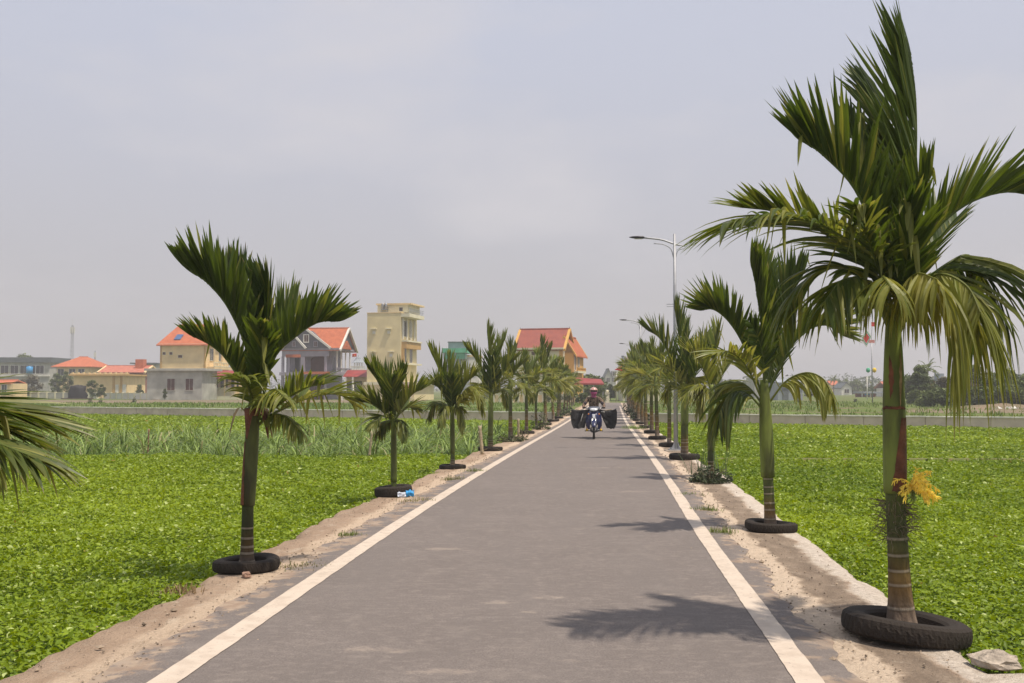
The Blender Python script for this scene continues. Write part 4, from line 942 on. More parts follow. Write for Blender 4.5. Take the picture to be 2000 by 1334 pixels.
# ================================================================== STREET LAMPS
def lamp():
    t = empty('street_lamp', (0, 0, 0)); m = MB(); m.tube([(0, 0, 0), (0, 0, 3), (0, 0, 5.75)], [.062, .048, .034], 14); m.build('pole', M['galv'], t, smooth=True)
    m = MB(); m.box(-.19, .19, -.19, .19, 0, .03)
    for a in range(4):
        th = a*math.pi/2; c, s = math.cos(th), math.sin(th)
        for q in (.13,): m.tube([(c*q+s*.13, s*q-c*.13, .03), (c*q+s*.13, s*q-c*.13, .07)], .016, 6)
    m.build('base_plate', M['galv'], t)
    m = MB()
    for a in range(4):
        th = a*math.pi/2+.78; c, s = math.cos(th), math.sin(th); m.add([(c*.05-s*.004, s*.05+c*.004, .03), (c*.17-s*.004, s*.17+c*.004, .03), (c*.05-s*.004, s*.05+c*.004, .22), (c*.05+s*.004, s*.05-c*.004, .03), (c*.17+s*.004, s*.17-c*.004, .03), (c*.05+s*.004, s*.05-c*.004, .22)], [(0, 1, 2), (5, 4, 3), (0, 2, 5, 3), (1, 4, 5, 2)])
    m.build('base_fin', M['galv'], t)
    m = MB(); P = catmull([(.28, 0, 5.42), (0, 0, 5.48), (-.35, 0, 5.60), (-.82, 0, 5.66)], 14); m.tube(P, [.014]*3+[.024]*12, 8); m.build('arm', M['galv'], t, smooth=True)
    m = MB(); m.tube(catmull([(-.03, 0, 5.12), (-.10, 0, 5.35), (-.30, 0, 5.47), (-.55, 0, 5.50)], 10), .012, 6); m.tube(catmull([(.03, 0, 5.12), (.09, 0, 5.30), (.26, 0, 5.36)], 8), .010, 6); m.build('bracket', M['galv'], t, smooth=True)
    h = MB(); n = 12; prof = [(-.80, .028, .025), (-.84, .055, .038), (-.98, .07, .04), (-1.10, .06, .03), (-1.2, .02, .012)]
    vs = [(x, wy*math.cos(2*math.pi*k/n), 5.665+(.10*(x+.8)*-.25)+hz*math.sin(2*math.pi*k/n)) for x, wy, hz in prof for k in range(n)]
    h.add(vs, [(i*n+k, i*n+(k+1) % n, (i+1)*n+(k+1) % n, (i+1)*n+k) for i in range(4) for k in range(n)]+[tuple(range(n)), tuple(4*n+k for k in range(n))[::-1]]); ho = h.build('lamp_head', M['lampblack'], t, smooth=True)
    g = MB(); g.box(-1.06, -.86, -.045, .045, 5.625, 5.632); g.build('lens', M['white'], ho)
    s = MB(); s.box(-.22, -.02, -.01, .01, 3.86, 3.875); s.box(-.22, -.02, -.01, .01, 3.80, 3.812); s.build('banner_rod', M['galv'], t)
    return t
lp = lamp(); LB = [(1319, 881)]
LL = ['nearest tall silver street lamp arching over the right verge', 'second silver street lamp from the front, rising behind the palm crowns', 'third silver street lamp from the front, in front of the tan house', 'fourth silver street lamp from the front, small above the palms', 'farthest small silver street lamp above the right palm row']
for i, Y in enumerate((27.2, 59, 90, 126, 160)):
    o = lp if i == 0 else copy_tree(lp); x = {0: 4.34, 1: 59*.1255, 2: 90*.118, 3: 126*.116, 4: 160*.118}[i]
    o.location = (x, Y, .0 if i < 1 else -.05); o.rotation_euler = (0, 0, R(-4)); tag(o, LL[i], 'street lamp', 'street lamps along the right verge')
    if i == 0:
        pd = MB(); pd.box(-.28, .28, -.28, .28, -.05, .03); p_ = pd.build('concrete_footing', M['concrete'], None, bevel=.01); p_.location = (x, Y, -.005); tag(p_, 'square concrete footing under the nearest street lamp', 'footing'); o.location.z = .027

# ================================================================== MOTORCYCLE, RIDER, BAGS
exec_Y = G(1160, 857).y; MX = G(1160, 857).x
M['blue'] = mat('blue_plastic', (.012, .018, .085), .35, .1, 5, spec=.5)
M['greyplastic'] = mat('grey_plastic', (.10, .11, .14), .4, .1, 5)
M['chrome'] = mat('chrome', (.6, .6, .6), .25, .05, 5, metal=.9)
M['rubber'] = mat('rubber', (.025, .023, .022), .8, .2, 20)
M['clear'] = mat('headlamp', (.75, .78, .82), .1, .05, 5, spec=.9)
M['bagcloth'] = mat('bag_cloth', (.010, .010, .011), .6, .4, 6, bump=.6, bscale=9, col2=(.022, .021, .022))
M['jacket'] = mat('jacket', (.24, .17, .12), .9, .2, 30, col2=(.05, .035, .03), thr=(.46, .54), bump=.2)
M['trousers'] = mat('trousers', (.02, .022, .05), .85, .2, 10)
M['skin'] = mat('skin', (.45, .28, .20), .6, .05, 5)
M['helmet'] = mat('helmet', (.42, .16, .17), .25, .2, 14, col2=(.55, .38, .30), spec=.6)
M['mask'] = mat('mask', (.55, .14, .30), .8, .2, 30, col2=(.30, .06, .16))
M['yellowboot'] = mat('yellow_boot', (.75, .48, .03), .5, .1, 5)
M['visor'] = mat('visor', (.03, .02, .03), .1, .05, 5, spec=.8)
M['glove'] = mat('glove', (.035, .03, .03), .8, .2, 10)
HD = R(-4.6)
mc = empty('motorcycle', (MX, exec_Y, 0.02), 'dark blue underbone motorcycle ridden toward the camera with black side loads', 'motorcycle', rz=HD)
def wheel(y, name='wheel'):
    m = MB(); n = 40; pf = [(.225, -.022), (.255, -.036), (.278, -.034), (.292, -.016), (.295, 0), (.292, .016), (.278, .034), (.255, .036), (.225, .022)]
    vs = [(wx, y+r*math.cos(2*math.pi*k/n), .295+r*math.sin(2*math.pi*k/n)) for r, wx in pf for k in range(n)]
    m.add(vs, [(i*n+k, i*n+(k+1) % n, ((i+1) % 9)*n+(k+1) % n, ((i+1) % 9)*n+k) for i in range(9) for k in range(n)])
    wv = m.build(name, M['rubber'], mc, smooth=True)
    r_ = MB(); vs = [(wx, y+r*math.cos(2*math.pi*k/n), .295+r*math.sin(2*math.pi*k/n)) for r, wx in ((.226, -.02), (.205, -.016), (.205, .016), (.226, .02)) for k in range(n)]
    r_.add(vs, [(i*n+k, i*n+(k+1) % n, ((i+1) % 4)*n+(k+1) % n, ((i+1) % 4)*n+k) for i in range(4) for k in range(n)])
    for k in range(18):
        a = 2*math.pi*k/18; r_.tube([(.018*(-1)**k, y, .295), (.004, y+.21*math.cos(a), .295+.21*math.sin(a))], .0028, 4)
    r_.tube([(-.05, y, .295), (.05, y, .295)], .04, 12); r_.build('rim', M['chrome'], wv)
wheel(-.62); wheel(.60)
def loft(name, secs, m, parent, n=16, smooth=True):
    """secs: (centre, half width x, half height, tilt plane axis) closed rings along y or z"""
    mbx = MB(); vs = []
    for (c, a, b_, ax) in secs:
        for k in range(n):
            th = 2*math.pi*k/n; u, v = a*math.copysign(abs(math.cos(th))**.8, math.cos(th)), b_*math.copysign(abs(math.sin(th))**.8, math.sin(th))
            vs.append((c[0]+u, c[1]+(v if ax == 'z' else 0), c[2]+(v if ax == 'y' else 0)))
    mbx.add(vs, [(i*n+k, i*n+(k+1) % n, (i+1)*n+(k+1) % n, (i+1)*n+k) for i in range(len(secs)-1) for k in range(n)]+[tuple(range(n))[::-1], tuple((len(secs)-1)*n+k for k in range(n))])
    return mbx.build(name, m, parent, smooth=smooth)
loft('front_cowl', [((0, -.40, .42), .08, .06, 'z'), ((0, -.38, .50), .15, .08, 'z'), ((0, -.36, .62), .185, .09, 'z'), ((0, -.33, .76), .17, .10, 'z'), ((0, -.30, .86), .10, .08, 'z')], M['blue'], mc)
m = MB()
for s in (-1, 1):
    m.add([(s*.10, -.40, .82), (s*.24, -.30, .78), (s*.27, -.26, .55), (s*.20, -.24, .30), (s*.13, -.30, .30), (s*.12, -.42, .55),
           (s*.10, -.36, .82), (s*.24, -.26, .78), (s*.27, -.22, .55), (s*.20, -.20, .30), (s*.13, -.26, .30), (s*.12, -.38, .55)],
          [(0, 1, 2, 5), (5, 2, 3, 4), (11, 8, 7, 6), (10, 9, 8, 11), (0, 6, 7, 1), (1, 7, 8, 2), (2, 8, 9, 3), (3, 9, 10, 4), (4, 10, 11, 5), (5, 11, 6, 0)])
m.build('leg_shield', M['blue'], mc, bevel=.01)
loft('handlebar_cowl', [((0, -.42, .93), .06, .03, 'y'), ((0, -.38, .955), .17, .055, 'y'), ((0, -.30, .985), .21, .065, 'y'), ((0, -.20, 1.0), .14, .05, 'y')], M['greyplastic'], mc)
hl = loft('headlight', [((0, -.445, .935), .045, .022, 'y'), ((0, -.43, .94), .10, .04, 'y'), ((0, -.39, .95), .135, .048, 'y')], M['clear'], mc)
lp2 = MB(); lp2.add([(-.05, -.475, .80), (.05, -.475, .80), (.035, -.485, .70), (0, -.49, .62), (-.035, -.485, .70), (-.05, -.44, .80), (.05, -.44, .80), (.035, -.45, .70), (0, -.455, .62), (-.035, -.45, .70)], [(0, 4, 3, 2, 1), (5, 6, 7, 8, 9), (0, 1, 6, 5), (1, 2, 7, 6), (2, 3, 8, 7), (3, 4, 9, 8), (4, 0, 5, 9)]); lp2.build('badge_panel', M['clear'], mc, bevel=.004)
for s in (-1, 1):
    m = MB(); m.lathe([(.0, -.012), (.022, -.008), (.025, .01), (.0, .012)], 12); ob = m.build('indicator', mat('indicator', (.7, .25, .03), .2, .05, 5) if s < 0 else bpy.data.materials['indicator'], mc, smooth=True); ob.location = (s*.17, -.43, .80); ob.rotation_euler = (R(90), 0, 0)
    m = MB(); m.tube([(s*.055, -.62, .295), (s*.055, -.50, .55), (s*.05, -.42, .72)], [.017, .022, .024], 10); m.build('fork', M['chrome'], mc, smooth=True)
m = MB(); P = [(math.cos(a), math.sin(a)) for a in np.linspace(R(20), R(165), 14)]
vs = [(x, -.62+q[0]*.325*-1, .295+q[1]*.325-abs(x)*.5) for q in P for x in (-.06, -.035, 0, .035, .06)]
m.add(vs, [(i*5+j, i*5+j+1, (i+1)*5+j+1, (i+1)*5+j) for i in range(13) for j in range(4)]); ob = m.build('mudguard', M['blue'], mc, smooth=True); sf = ob.modifiers.new('s', 'SOLIDIFY'); sf.thickness = .006
m = MB(); m.tube(catmull([(-.36, -.10, 1.0), (-.22, -.18, .99), (0, -.26, .97), (.22, -.18, .99), (.36, -.10, 1.0)], 16), .012, 8); hb = m.build('handlebar', M['chrome'], mc, smooth=True)
for s in (-1, 1): m = MB(); m.tube([(s*.25, -.165, .993), (s*.37, -.095, 1.0)], .019, 10); m.build('grip', M['rubber'], hb, smooth=True)
loft('body', [((0, -.25, .40), .06, .10, 'y'), ((0, .0, .42), .08, .13, 'y'), ((0, .25, .52), .12, .16, 'y'), ((0, .55, .62), .13, .13, 'y'), ((0, .85, .72), .08, .07, 'y')], M['blue'], mc)
loft('seat', [((0, .0, .70), .08, .03, 'y'), ((0, .2, .74), .13, .04, 'y'), ((0, .5, .77), .14, .045, 'y'), ((0, .8, .80), .11, .03, 'y')], M['rubber'], mc)
loft('engine', [((0, -.22, .30), .07, .06, 'y'), ((0, -.05, .28), .13, .10, 'y'), ((0, .15, .28), .13, .10, 'y'), ((0, .3, .30), .08, .06, 'y')], M['greyplastic'], mc)
m = MB(); m.tube([(-.30, .02, .24), (.30, .02, .24)], .014, 8); m.build('foot_pegs', M['rubber'], mc)
m = MB(); m.tube([(.12, .0, .22), (.15, .3, .24), (.16, .75, .34)], [.02, .035, .04], 10); m.build('exhaust', M['chrome'], mc, smooth=True)
for s in (-1, 1):
    m = MB(); m.tube([(s*.22, -.17, 1.0), (s*.27, -.19, 1.12)], .005, 6); mr_ = m.build('mirror', M['rubber'], mc)
    g = MB(); g.lathe([(0, -.012), (.045, -.01), (.05, 0), (0, .002)], 14); gg = g.build('mirror_glass', M['visor'], mr_, smooth=True); gg.location = (s*.275, -.19, 1.15); gg.rotation_euler = (R(-90), 0, 0)
# the rider: one continuous skin surface
def skin_body(name, verts, edges, rads, root, m, parent, sub=1):
    me = bpy.data.meshes.new(name); me.from_pydata(verts, edges, []); me.materials.append(m); o = bpy.data.objects.new(name, me); C.objects.link(o); o.parent = parent
    md = o.modifiers.new('skin', 'SKIN'); md.use_smooth_shade = True
    for i, r in enumerate(rads):
        sv = me.skin_vertices[0].data[i]; sv.radius = (r, r) if not isinstance(r, tuple) else r; sv.use_root = (i == root)
    sb = o.modifiers.new('sub', 'SUBSURF'); sb.levels = sb.render_levels = sub
    return o
rd = empty('person', (MX, exec_Y, .02), 'rider in helmet, pink face mask, checked jacket and yellow boots on the motorcycle', 'person', rz=HD)
V_ = [(0, .36, .82), (0, .34, .95), (0, .30, 1.12), (0, .26, 1.28), (0, .24, 1.36), (0, .21, 1.44), (0, .20, 1.53)]; E_ = [(i, i+1) for i in range(6)]; Rr = [(.15, .12), (.14, .11), (.15, .11), (.15, .10), .055, .08, .085]
for s in (-1, 1):
    k = len(V_); V_ += [(s*.17, .26, 1.29), (s*.32, .16, 1.10), (s*.335, -.04, 1.02), (s*.325, -.12, 1.005)]; E_ += [(3, k), (k, k+1), (k+1, k+2), (k+2, k+3)]; Rr += [.062, .045, .033, (.04, .022)]
    k = len(V_); V_ += [(s*.11, .30, .80), (s*.17, -.12, .70), (s*.22, .04, .33), (s*.225, -.05, .27)]; E_ += [(0, k), (k, k+1), (k+1, k+2), (k+2, k+3)]; Rr += [.10, .068, .042, .04]
body = skin_body('body', V_, E_, Rr, 0, M['skin'], rd)
# clothes follow the same skeleton, slightly larger
ja = [(0, .35, .86), (0, .34, .95), (0, .30, 1.12), (0, .26, 1.28), (0, .245, 1.345)]; je = [(i, i+1) for i in range(4)]; jr = [(.18, .14), (.17, .13), (.175, .13), (.16, .115), .07]
for s in (-1, 1):
    k = len(ja); ja += [(s*.18, .26, 1.30), (s*.33, .16, 1.10), (s*.336, -.02, 1.026)]; je += [(3, k), (k, k+1), (k+1, k+2)]; jr += [.08, .062, .048]
skin_body('jacket', ja, je, jr, 0, M['jacket'], rd)
tv = [(0, .36, .84)]; te = []; trd_ = [(.17, .13)]
for s in (-1, 1):
    k = len(tv); tv += [(s*.11, .28, .80), (s*.175, -.12, .70), (s*.215, .03, .36)]; te += [(0, k), (k, k+1), (k+1, k+2)]; trd_ += [.115, .082, .058]
skin_body('trousers', tv, te, trd_, 0, M['trousers'], rd)
for s in (-1, 1):
    skin_body('boot', [(s*.22, .05, .33), (s*.225, .03, .275), (s*.235, -.10, .262)], [(0, 1), (1, 2)], [.05, .052, .04], 0, M['yellowboot'], rd)
    gl = MB()
    gl.tube([(s*.33, -.01, 1.02), (s*.325, -.10, 1.012)], [.036, .034], 10)
    for f in range(4):
        fx = s*(.275+.024*f); gl.tube([(fx, -.115, 1.025), (fx, -.165, 1.03), (fx, -.19, 1.005), (fx, -.175, .98-.002*f)], [.0105, .0105, .010, .009], 6)
    gl.tube([(s*.29, -.08, 1.01), (s*.255, -.11, .985), (s*.25, -.14, .975)], [.012, .011, .009], 6)
    gl.build('glove', M['glove'], rd, smooth=True)
# face: nose, eyes, ears above and inside the mask and helmet
hd = MB(); n = 16
for (c, r, mi) in (((0, .12, 1.515), .014, 0),): hd.lathe([(0, -r), (r, 0), (0, r*1.4)], 8, mi, c)
hd.lathe([(0, -.03), (.014, -.01), (.012, .015), (0, .03)], 8, 0, (-.088, .2, 1.53)); hd.lathe([(0, -.03), (.014, -.01), (.012, .015), (0, .03)], 8, 0, (.088, .2, 1.53)); hd.build('nose_and_ears', M['skin'], rd, smooth=True)
ey = MB()
for s in (-1, 1): ey.lathe([(0, -.012), (.014, 0), (0, .012)], 8, 0, (s*.032, .125, 1.545))
ey.build('eyes', M['visor'], rd, smooth=True)
def dome(name, c, rx, ry, rz, z0, z1, m, front=None):
    mbx = MB(); n, k = 24, 10; vs = []
    for i in range(k+1):
        th = math.acos(z0)+(math.acos(z1)-math.acos(z0))*i/k
        for j in range(n): ph = 2*math.pi*j/n; vs.append((c[0]+rx*math.sin(th)*math.cos(ph), c[1]+ry*math.sin(th)*math.sin(ph), c[2]+rz*math.cos(th)))
    fs = [(i*n+j, i*n+(j+1) % n, (i+1)*n+(j+1) % n, (i+1)*n+j) for i in range(k) for j in range(n) if front is None or front(vs[i*n+j])]
    mbx.add(vs, fs); o = mbx.build(name, m, rd, smooth=True); q = o.modifiers.new('s', 'SOLIDIFY'); q.thickness = .012; return o
dome('helmet', (0, .21, 1.55), .135, .155, .13, -.35, .999, M['helmet'], lambda p: not (p[1] < .16 and p[2] < 1.575))
dome('goggles', (0, .205, 1.54), .108, .125, .12, -.05, .32, M['visor'], lambda p: p[1] < .17)
dome('mask', (0, .205, 1.50), .105, .12, .115, -.85, .18, M['mask'], lambda p: p[1] < .24)
m = MB(); m.lathe([(.075, -.05), (.085, -.02), (.078, .02), (.07, .05)], 16, 0, (0, .235, 1.385)); m.build('scarf', M['mask'], rd, smooth=True)
# big black cloth side bags hung on each side
def bag(side, label, seed):
    t = empty('cargo_bag', (MX, exec_Y, .02), label, 'bag', 'black side bags on the motorcycle', rz=HD); mbx = MB(); nx, nzz, ny = 18, 18, 8
    x_out = .74
    def P(u, v, w_):     # u across, v up, w depth
        x_in = .20+(.24 if side > 0 else .12)*max(0, 1-v)**1.2; x_o = x_out-.07*(1-v)**2-.05*math.sin(v*math.pi)*(v-.6); x = x_in+(x_o-x_in)*u; zt = .94-.06*math.sin(u*math.pi)+.02*u; zb = .33-.03*u+.012*math.sin(u*7+seed); z = zb+(zt-zb)*v
        y = .38+(w_-.5)*(.62-.25*v)*(1-.25*abs(u-.5)); x += (.05*math.sin(v*math.pi)*(u-.3)); q = noise.noise((u*3+seed, v*3, w_*2))*.035+noise.noise((u*5+v*4+seed, v*2, w_*3))*.022
        return (side*(x+q*.4), y+q, z+q*.5)
    idx = {}; vs = []
    def vid(i, j, k):
        if (i, j, k) not in idx: idx[(i, j, k)] = len(vs); vs.append(P(i/nx, j/nzz, k/ny))
        return idx[(i, j, k)]
    fs = []
    for i in range(nx):
        for j in range(nzz):
            for k in (0, ny): fs.append((vid(i, j, k), vid(i+1, j, k), vid(i+1, j+1, k), vid(i, j+1, k)))
    for i in range(nx):
        for k in range(ny):
            for j in (0, nzz): fs.append((vid(i, j, k), vid(i+1, j, k), vid(i+1, j, k+1), vid(i, j, k+1)))
    for j in range(nzz):
        for k in range(ny):
            for i in (0, nx): fs.append((vid(i, j, k), vid(i, j+1, k), vid(i, j+1, k+1), vid(i, j, k+1)))
    mbx.add(vs, fs); bo = mbx.build('cloth_sack', M['bagcloth'], t, smooth=True)
    st = MB(); st.tube([P(.05, 1, .1), P(.3, 1.015, .1), P(.6, 1.01, .1)], .008, 5); st.build('handle_strap', M['bagcloth'], t)
    sr = MB()
    if side < 0: sr.tube([(-.36, -.02+.02, .80), (-.40, .0, .66), (-.43, .02, .55)], .011, 5)
    else: sr.tube([(.24, .02, .87), (.36, .0, .86)], .012, 5)
    sr.build('white_strap', M['white'], t)
    pl = MB(); pl.tube([(side*.05, .55, .86), (side*.60, .5, .93)], .018, 6); pl.build('carry_pole', M['bamboo'], t)
bag(-1, 'big black cloth bag with a white strap, hung on the left side of the motorcycle', 1.3)
bag(1, 'big black cloth bag hung on the right side of the motorcycle, above the yellow boot', 7.7)

# ================================================================== BUILDINGS (local frame: front-right corner at origin, x to the left negative, y backwards)
class House:
    def __init__(s, px, Y, rz, label, group=None, name='house', cat='house'):
        s.Y = Y; s.px = px; s.rz = R(rz); s.k = Y/2000; g = W(px, 779, Y); s.o = empty(name, (g.x, Y, -.06), label, cat, group, R(rz)); s.c = math.cos(s.rz)
    def x(s, px): return (px-s.px)*s.k/s.c
    def z(s, py): return W(s.px, py, s.Y).z+.06
    def box(s, name, x0, x1, y0, y1, z0, z1, m, parent=None):
        b = MB(); b.box(x0, x1, y0, y1, z0, z1); return b.build(name, M[m] if isinstance(m, str) else m, parent or s.o)
    def win(s, cx, cz, w_, h_, m='glass', fm='white', face='f', y=0, fr=.08, arch=False, bars=1):
        """window on the front (face f, plane y) or on the right side (face r, plane x=y, cx runs along depth)"""
        b = MB(); p = MB()
        def bx(q, a0, a1, z0, z1, d0, d1):
            if face == 'f': q.box(a0, a1, y-d1, y-d0, z0, z1)
            else: q.box(y+d0, y+d1, a0, a1, z0, z1)
        x0, x1, z0, z1 = cx-w_/2, cx+w_/2, cz-h_/2, cz+h_/2
        bx(b, x0-fr, x0, z0-fr, z1+fr, -.05, .07); bx(b, x1, x1+fr, z0-fr, z1+fr, -.05, .07); bx(b, x0, x1, z1, z1+fr, -.05, .07); bx(b, x0, x1, z0-fr, z0, -.05, .09)
        for i in range(bars): a = x0+(i+1)*w_/(bars+1); bx(b, a-.025, a+.025, z0, z1, 0, .05)
        f = b.build('window', M[fm], s.o); bx(p, x0, x1, z0, z1, -.04, .025); p.build('pane', M[m], f); return f
    def gable(s, name, x0, x1, y0, y1, ze, zr, m, axis='x', over=.5, th=.16, hipx=0., trim=None, end=None):
        """gable roof slabs, ridge along axis; hipx pulls the ridge ends in; returns roof"""
        b = MB()
        if axis == 'x':
            ym = (y0+y1)/2; sl = (zr-ze)/((y1-y0)/2); e = ze-sl*over
            A = [(x0-over, y0-over, e), (x1+over, y0-over, e), (x1+over-hipx, ym, zr), (x0-over+hipx, ym, zr), (x1+over, y1+over, e), (x0-over, y1+over, e)]
        else:
            xm = (x0+x1)/2; sl = (zr-ze)/((x1-x0)/2); e = ze-sl*over
            A = [(x0-over, y0-over, e), (x0-over, y1+over, e), (xm, y1+over-hipx, zr), (xm, y0-over+hipx, zr), (x1+over, y1+over, e), (x1+over, y0-over, e)]
        B = [(p[0], p[1], p[2]+th) for p in A]
        F = [(0, 1, 2, 3), (3, 2, 4, 5)]
        if hipx: F += [(1, 4, 2), (0, 3, 5)]
        vs = A+B; fs = [tuple(i+6 for i in f) for f in F]+[f[::-1] for f in F]
        rim = [(0, 1), (1, 4), (4, 5), (5, 0)] if hipx else [(0, 1), (1, 2), (2, 4), (4, 5), (5, 3), (3, 0)]
        fs += [(a, b_, b_+6, a+6) for a, b_ in rim]
        b.add(vs, fs); r = b.build(name, M[m], s.o)
        rd_ = MB(); rd_.tube([Vector(B[3])+Vector((0, 0, .02)), Vector(B[2])+Vector((0, 0, .02))], .11, 6); rd_.build('ridge', M[m], r)
        if trim and not hipx:
            off_ = .28
            for (a, b_, c_) in ((0, 3, 5), (1, 2, 4)):
                t_ = MB()
                for (p, q) in ((a, b_), (b_, c_)):
                    p0, p1 = Vector(B[p])+Vector((0, 0, .04)), Vector(B[q])+Vector((0, 0, .04)); dx = Vector((.16, 0, 0)) if axis == 'x' else Vector((0, .16, 0))
                    sg = 1 if (a == 1 and axis == 'x') or (b_ == 2 and axis == 'y') else -1
                    vv = [p0-dx, p0+dx, p1+dx, p1-dx]; vv = vv+[v-Vector((0, 0, off_)) for v in vv]; t_.add(vv, [(0, 1, 2, 3), (7, 6, 5, 4), (0, 4, 5, 1), (1, 5, 6, 2), (2, 6, 7, 3), (3, 7, 4, 0)])
                t_.build('bargeboard', M[trim], r)
        if end and not hipx:
            for xx in ((x0, x0+.2), (x1-.2, x1)) if axis == 'x' else ((y0, y0+.2), (y1-.2, y1)):
                e_ = MB()
                if axis == 'x': q = [(xx[0], y0, ze), (xx[0], y1, ze), (xx[0], ym, zr), (xx[1], y0, ze), (xx[1], y1, ze), (xx[1], ym, zr)]
                else: q = [(x0, xx[0], ze), (x1, xx[0], ze), (xm, xx[0], zr), (x0, xx[1], ze), (x1, xx[1], ze), (xm, xx[1], zr)]
                e_.add(q, [(0, 1, 2), (5, 4, 3), (0, 3, 4, 1), (1, 4, 5, 2), (2, 5, 3, 0)])
                e_.build('gable_wall', M[end], s.o)
        return r
    def posts(s, name, xs, y, z0, z1, m, r=.12, sep=True):
        for x_ in xs: b = MB(); b.box(x_-r, x_+r, y-r, y+r, z0, z1); b.build(name, M[m], s.o)
    def balustrade(s, x0, x1, y, z0, z1, m='white', n=10, face='f', name='balustrade'):
        b = MB()
        def bx(a0, a1, c0, c1, q0, q1):
            if face == 'f': b.box(a0, a1, y+c0, y+c1, q0, q1)
            else: b.box(y+c0, y+c1, a0, a1, q0, q1)
        bx(x0, x1, -.08, .08, z1-.12, z1); bx(x0, x1, -.07, .07, z0, z0+.1)
        for i in range(n+1): a = x0+(x1-x0)*i/n; bx(a-.05, a+.05, -.05, .05, z0+.1, z1-.12)
        return b.build(name, M[m], s.o)

# B1 cream house with orange hipped roof
h = House(400, 166, -7, 'two storey cream house with orange tiled roof behind the big left palm')
z = h.z; D = 9.5
h.box('wall', h.x(308), 0, 0, D, 0, z(671), 'cream')
h.gable('roof', h.x(308), 0, 0, D, z(671), z(633), 'tile_orange', 'x', .5, hipx=1.4)
rf = MB(); rf.box(-.55, .55, -.8, .8, 0, .06); q = rf.build('skylight', M['solar'], h.o); sl = math.atan2(z(633)-z(671), D/2); q.location = (h.x(338), 1.3, z(671)+1.3*math.tan(sl)+.28); q.rotation_euler = (sl, 0, 0)
h.box('eave_band', h.x(306), .15, -.35, D+.3, z(675), z(671)-.02, 'palecream')
for cx, cy, ww in ((316, 690, .5), (330, 690, .5), (349, 696, .7)): h.win(h.x(cx), z(cy), ww, .42, 'brownshut', 'palecream', fr=.06, bars=0)
h.box('corner_trim', h.x(308)-.02, h.x(311), -.06, .1, z(720), z(675), 'ochreband'); h.box('corner_trim', h.x(397), .03, -.06, .1, z(720), z(675), 'ochreband')
h.box('balcony', .02, 1.3, .6, D, z(721), z(716), 'cream'); h.balustrade(.6, D, 1.25, z(716)+.01, z(707), 'palecream', 12, 'r')
for q in (.8, 4, 7, 9.2): h.box('pillar', 1.02, 1.24, q, q+.22, z(707), z(675), 'cream')
for q in (2.4, 6): h.win(q, z(692), 1.4, 1.9, 'glass', 'palecream', 'r', .0)
h.box('string_course', h.x(308)-.03, .03, -.09, .02, z(722), z(719), 'palecream')
# B2 grey rendered annexe in front
h = House(394, 152, -5, 'low grey rendered flat roofed building left of the big palm stem'); z = h.z
h.box('wall', h.x(283), 0, 0, 6, 0, z(724), 'greyrender'); h.box('roof', h.x(280), .7, -.5, 6.3, z(724), z(719.5), 'greyrender')
for cx in (332, 369): h.win(h.x(cx), z(751), 1.15, 1.7, 'brownshut', 'greyrender', fr=.07, bars=1)
h.box('door_step', h.x(310), h.x(298), -.6, -.02, 0, .12, 'concrete')
# veranda house with the red awning
h = House(462, 158, -4, 'low cream veranda house with red sheet awning and white balustrade'); z = h.z
h.box('wall', h.x(399), 0, 2.2, 7, 0, z(728), 'cream')
a = MB(); a.add([(h.x(396), -.6, z(740)), (.2, -.6, z(740)), (.2, 2.3, z(724)), (h.x(396), 2.3, z(724)), (h.x(396), -.6, z(739)), (.2, -.6, z(739)), (.2, 2.3, z(723)), (h.x(396), 2.3, z(723))], [(0, 3, 2, 1), (4, 5, 6, 7), (0, 1, 5, 4), (1, 2, 6, 5), (2, 3, 7, 6), (3, 0, 4, 7)]); a.build('awning', M['awning'], h.o)
h.posts('pillar', [h.x(400), h.x(416), h.x(438), h.x(459)], .1, 0, z(741), 'cream'); h.balustrade(h.x(400), h.x(459), .1, .55, z(757), 'palecream', 22); h.box('plinth', h.x(398), .1, -.1, 2.2, 0, .54, 'palecream')
for cx in (407, 427, 449): h.win(h.x(cx), z(748), 1.0, 1.5, 'glass', 'brownshut', y=2.2)
# B3 lilac gabled house
h = House(640, 160, -9, 'lilac grey house with white trimmed gables and bright orange roof'); z = h.z; D = 7; xl = h.x(548)
h.box('wall', xl, 0, 1.6, D, 0, z(683), 'lilac')
h.gable('roof', xl, 1.7, 0, D+1, z(681), z(640), 'tile_orange', 'x', .4, trim='white', end='lilacdark')
h.box('cornice', xl-.4, 1.9, -.4, D+.5, z(684), z(680), 'lilac')
b = MB(); gx0, gx1, gy = h.x(548), h.x(643), -.5; gm_ = (gx0+gx1)/2
b.add([(gx0, gy, z(680)), (gx1, gy, z(680)), (gm_, gy, z(644)), (gx0, 3, z(680)), (gx1, 3, z(680)), (gm_, 3, z(644))], [(0, 1, 2), (5, 4, 3), (0, 3, 4, 1), (1, 4, 5, 2), (2, 5, 3, 0)]); b.build('gable_wall', M['lilacdark'], h.o)
def verge_board(h, p, q, m='lilac', w_=.32, y0=-.75, y1=-.52):
    b = MB(); d = (Vector((q[0], 0, q[1]))-Vector((p[0], 0, p[1]))); nrm = Vector((-d.z, 0, d.x)).normalized()*w_*(1 if d.x > 0 else -1)
    pts = [Vector((p[0], 0, p[1])), Vector((q[0], 0, q[1])), Vector((q[0], 0, q[1]))+nrm, Vector((p[0], 0, p[1]))+nrm]
    b.add([(v.x, y0, v.z) for v in pts]+[(v.x, y1, v.z) for v in pts], [(0, 1, 2, 3), (7, 6, 5, 4), (0, 4, 5, 1), (1, 5, 6, 2), (2, 6, 7, 3), (3, 7, 4, 0)]); return b.build('bargeboard', m if not isinstance(m, str) else M[m], h.o)
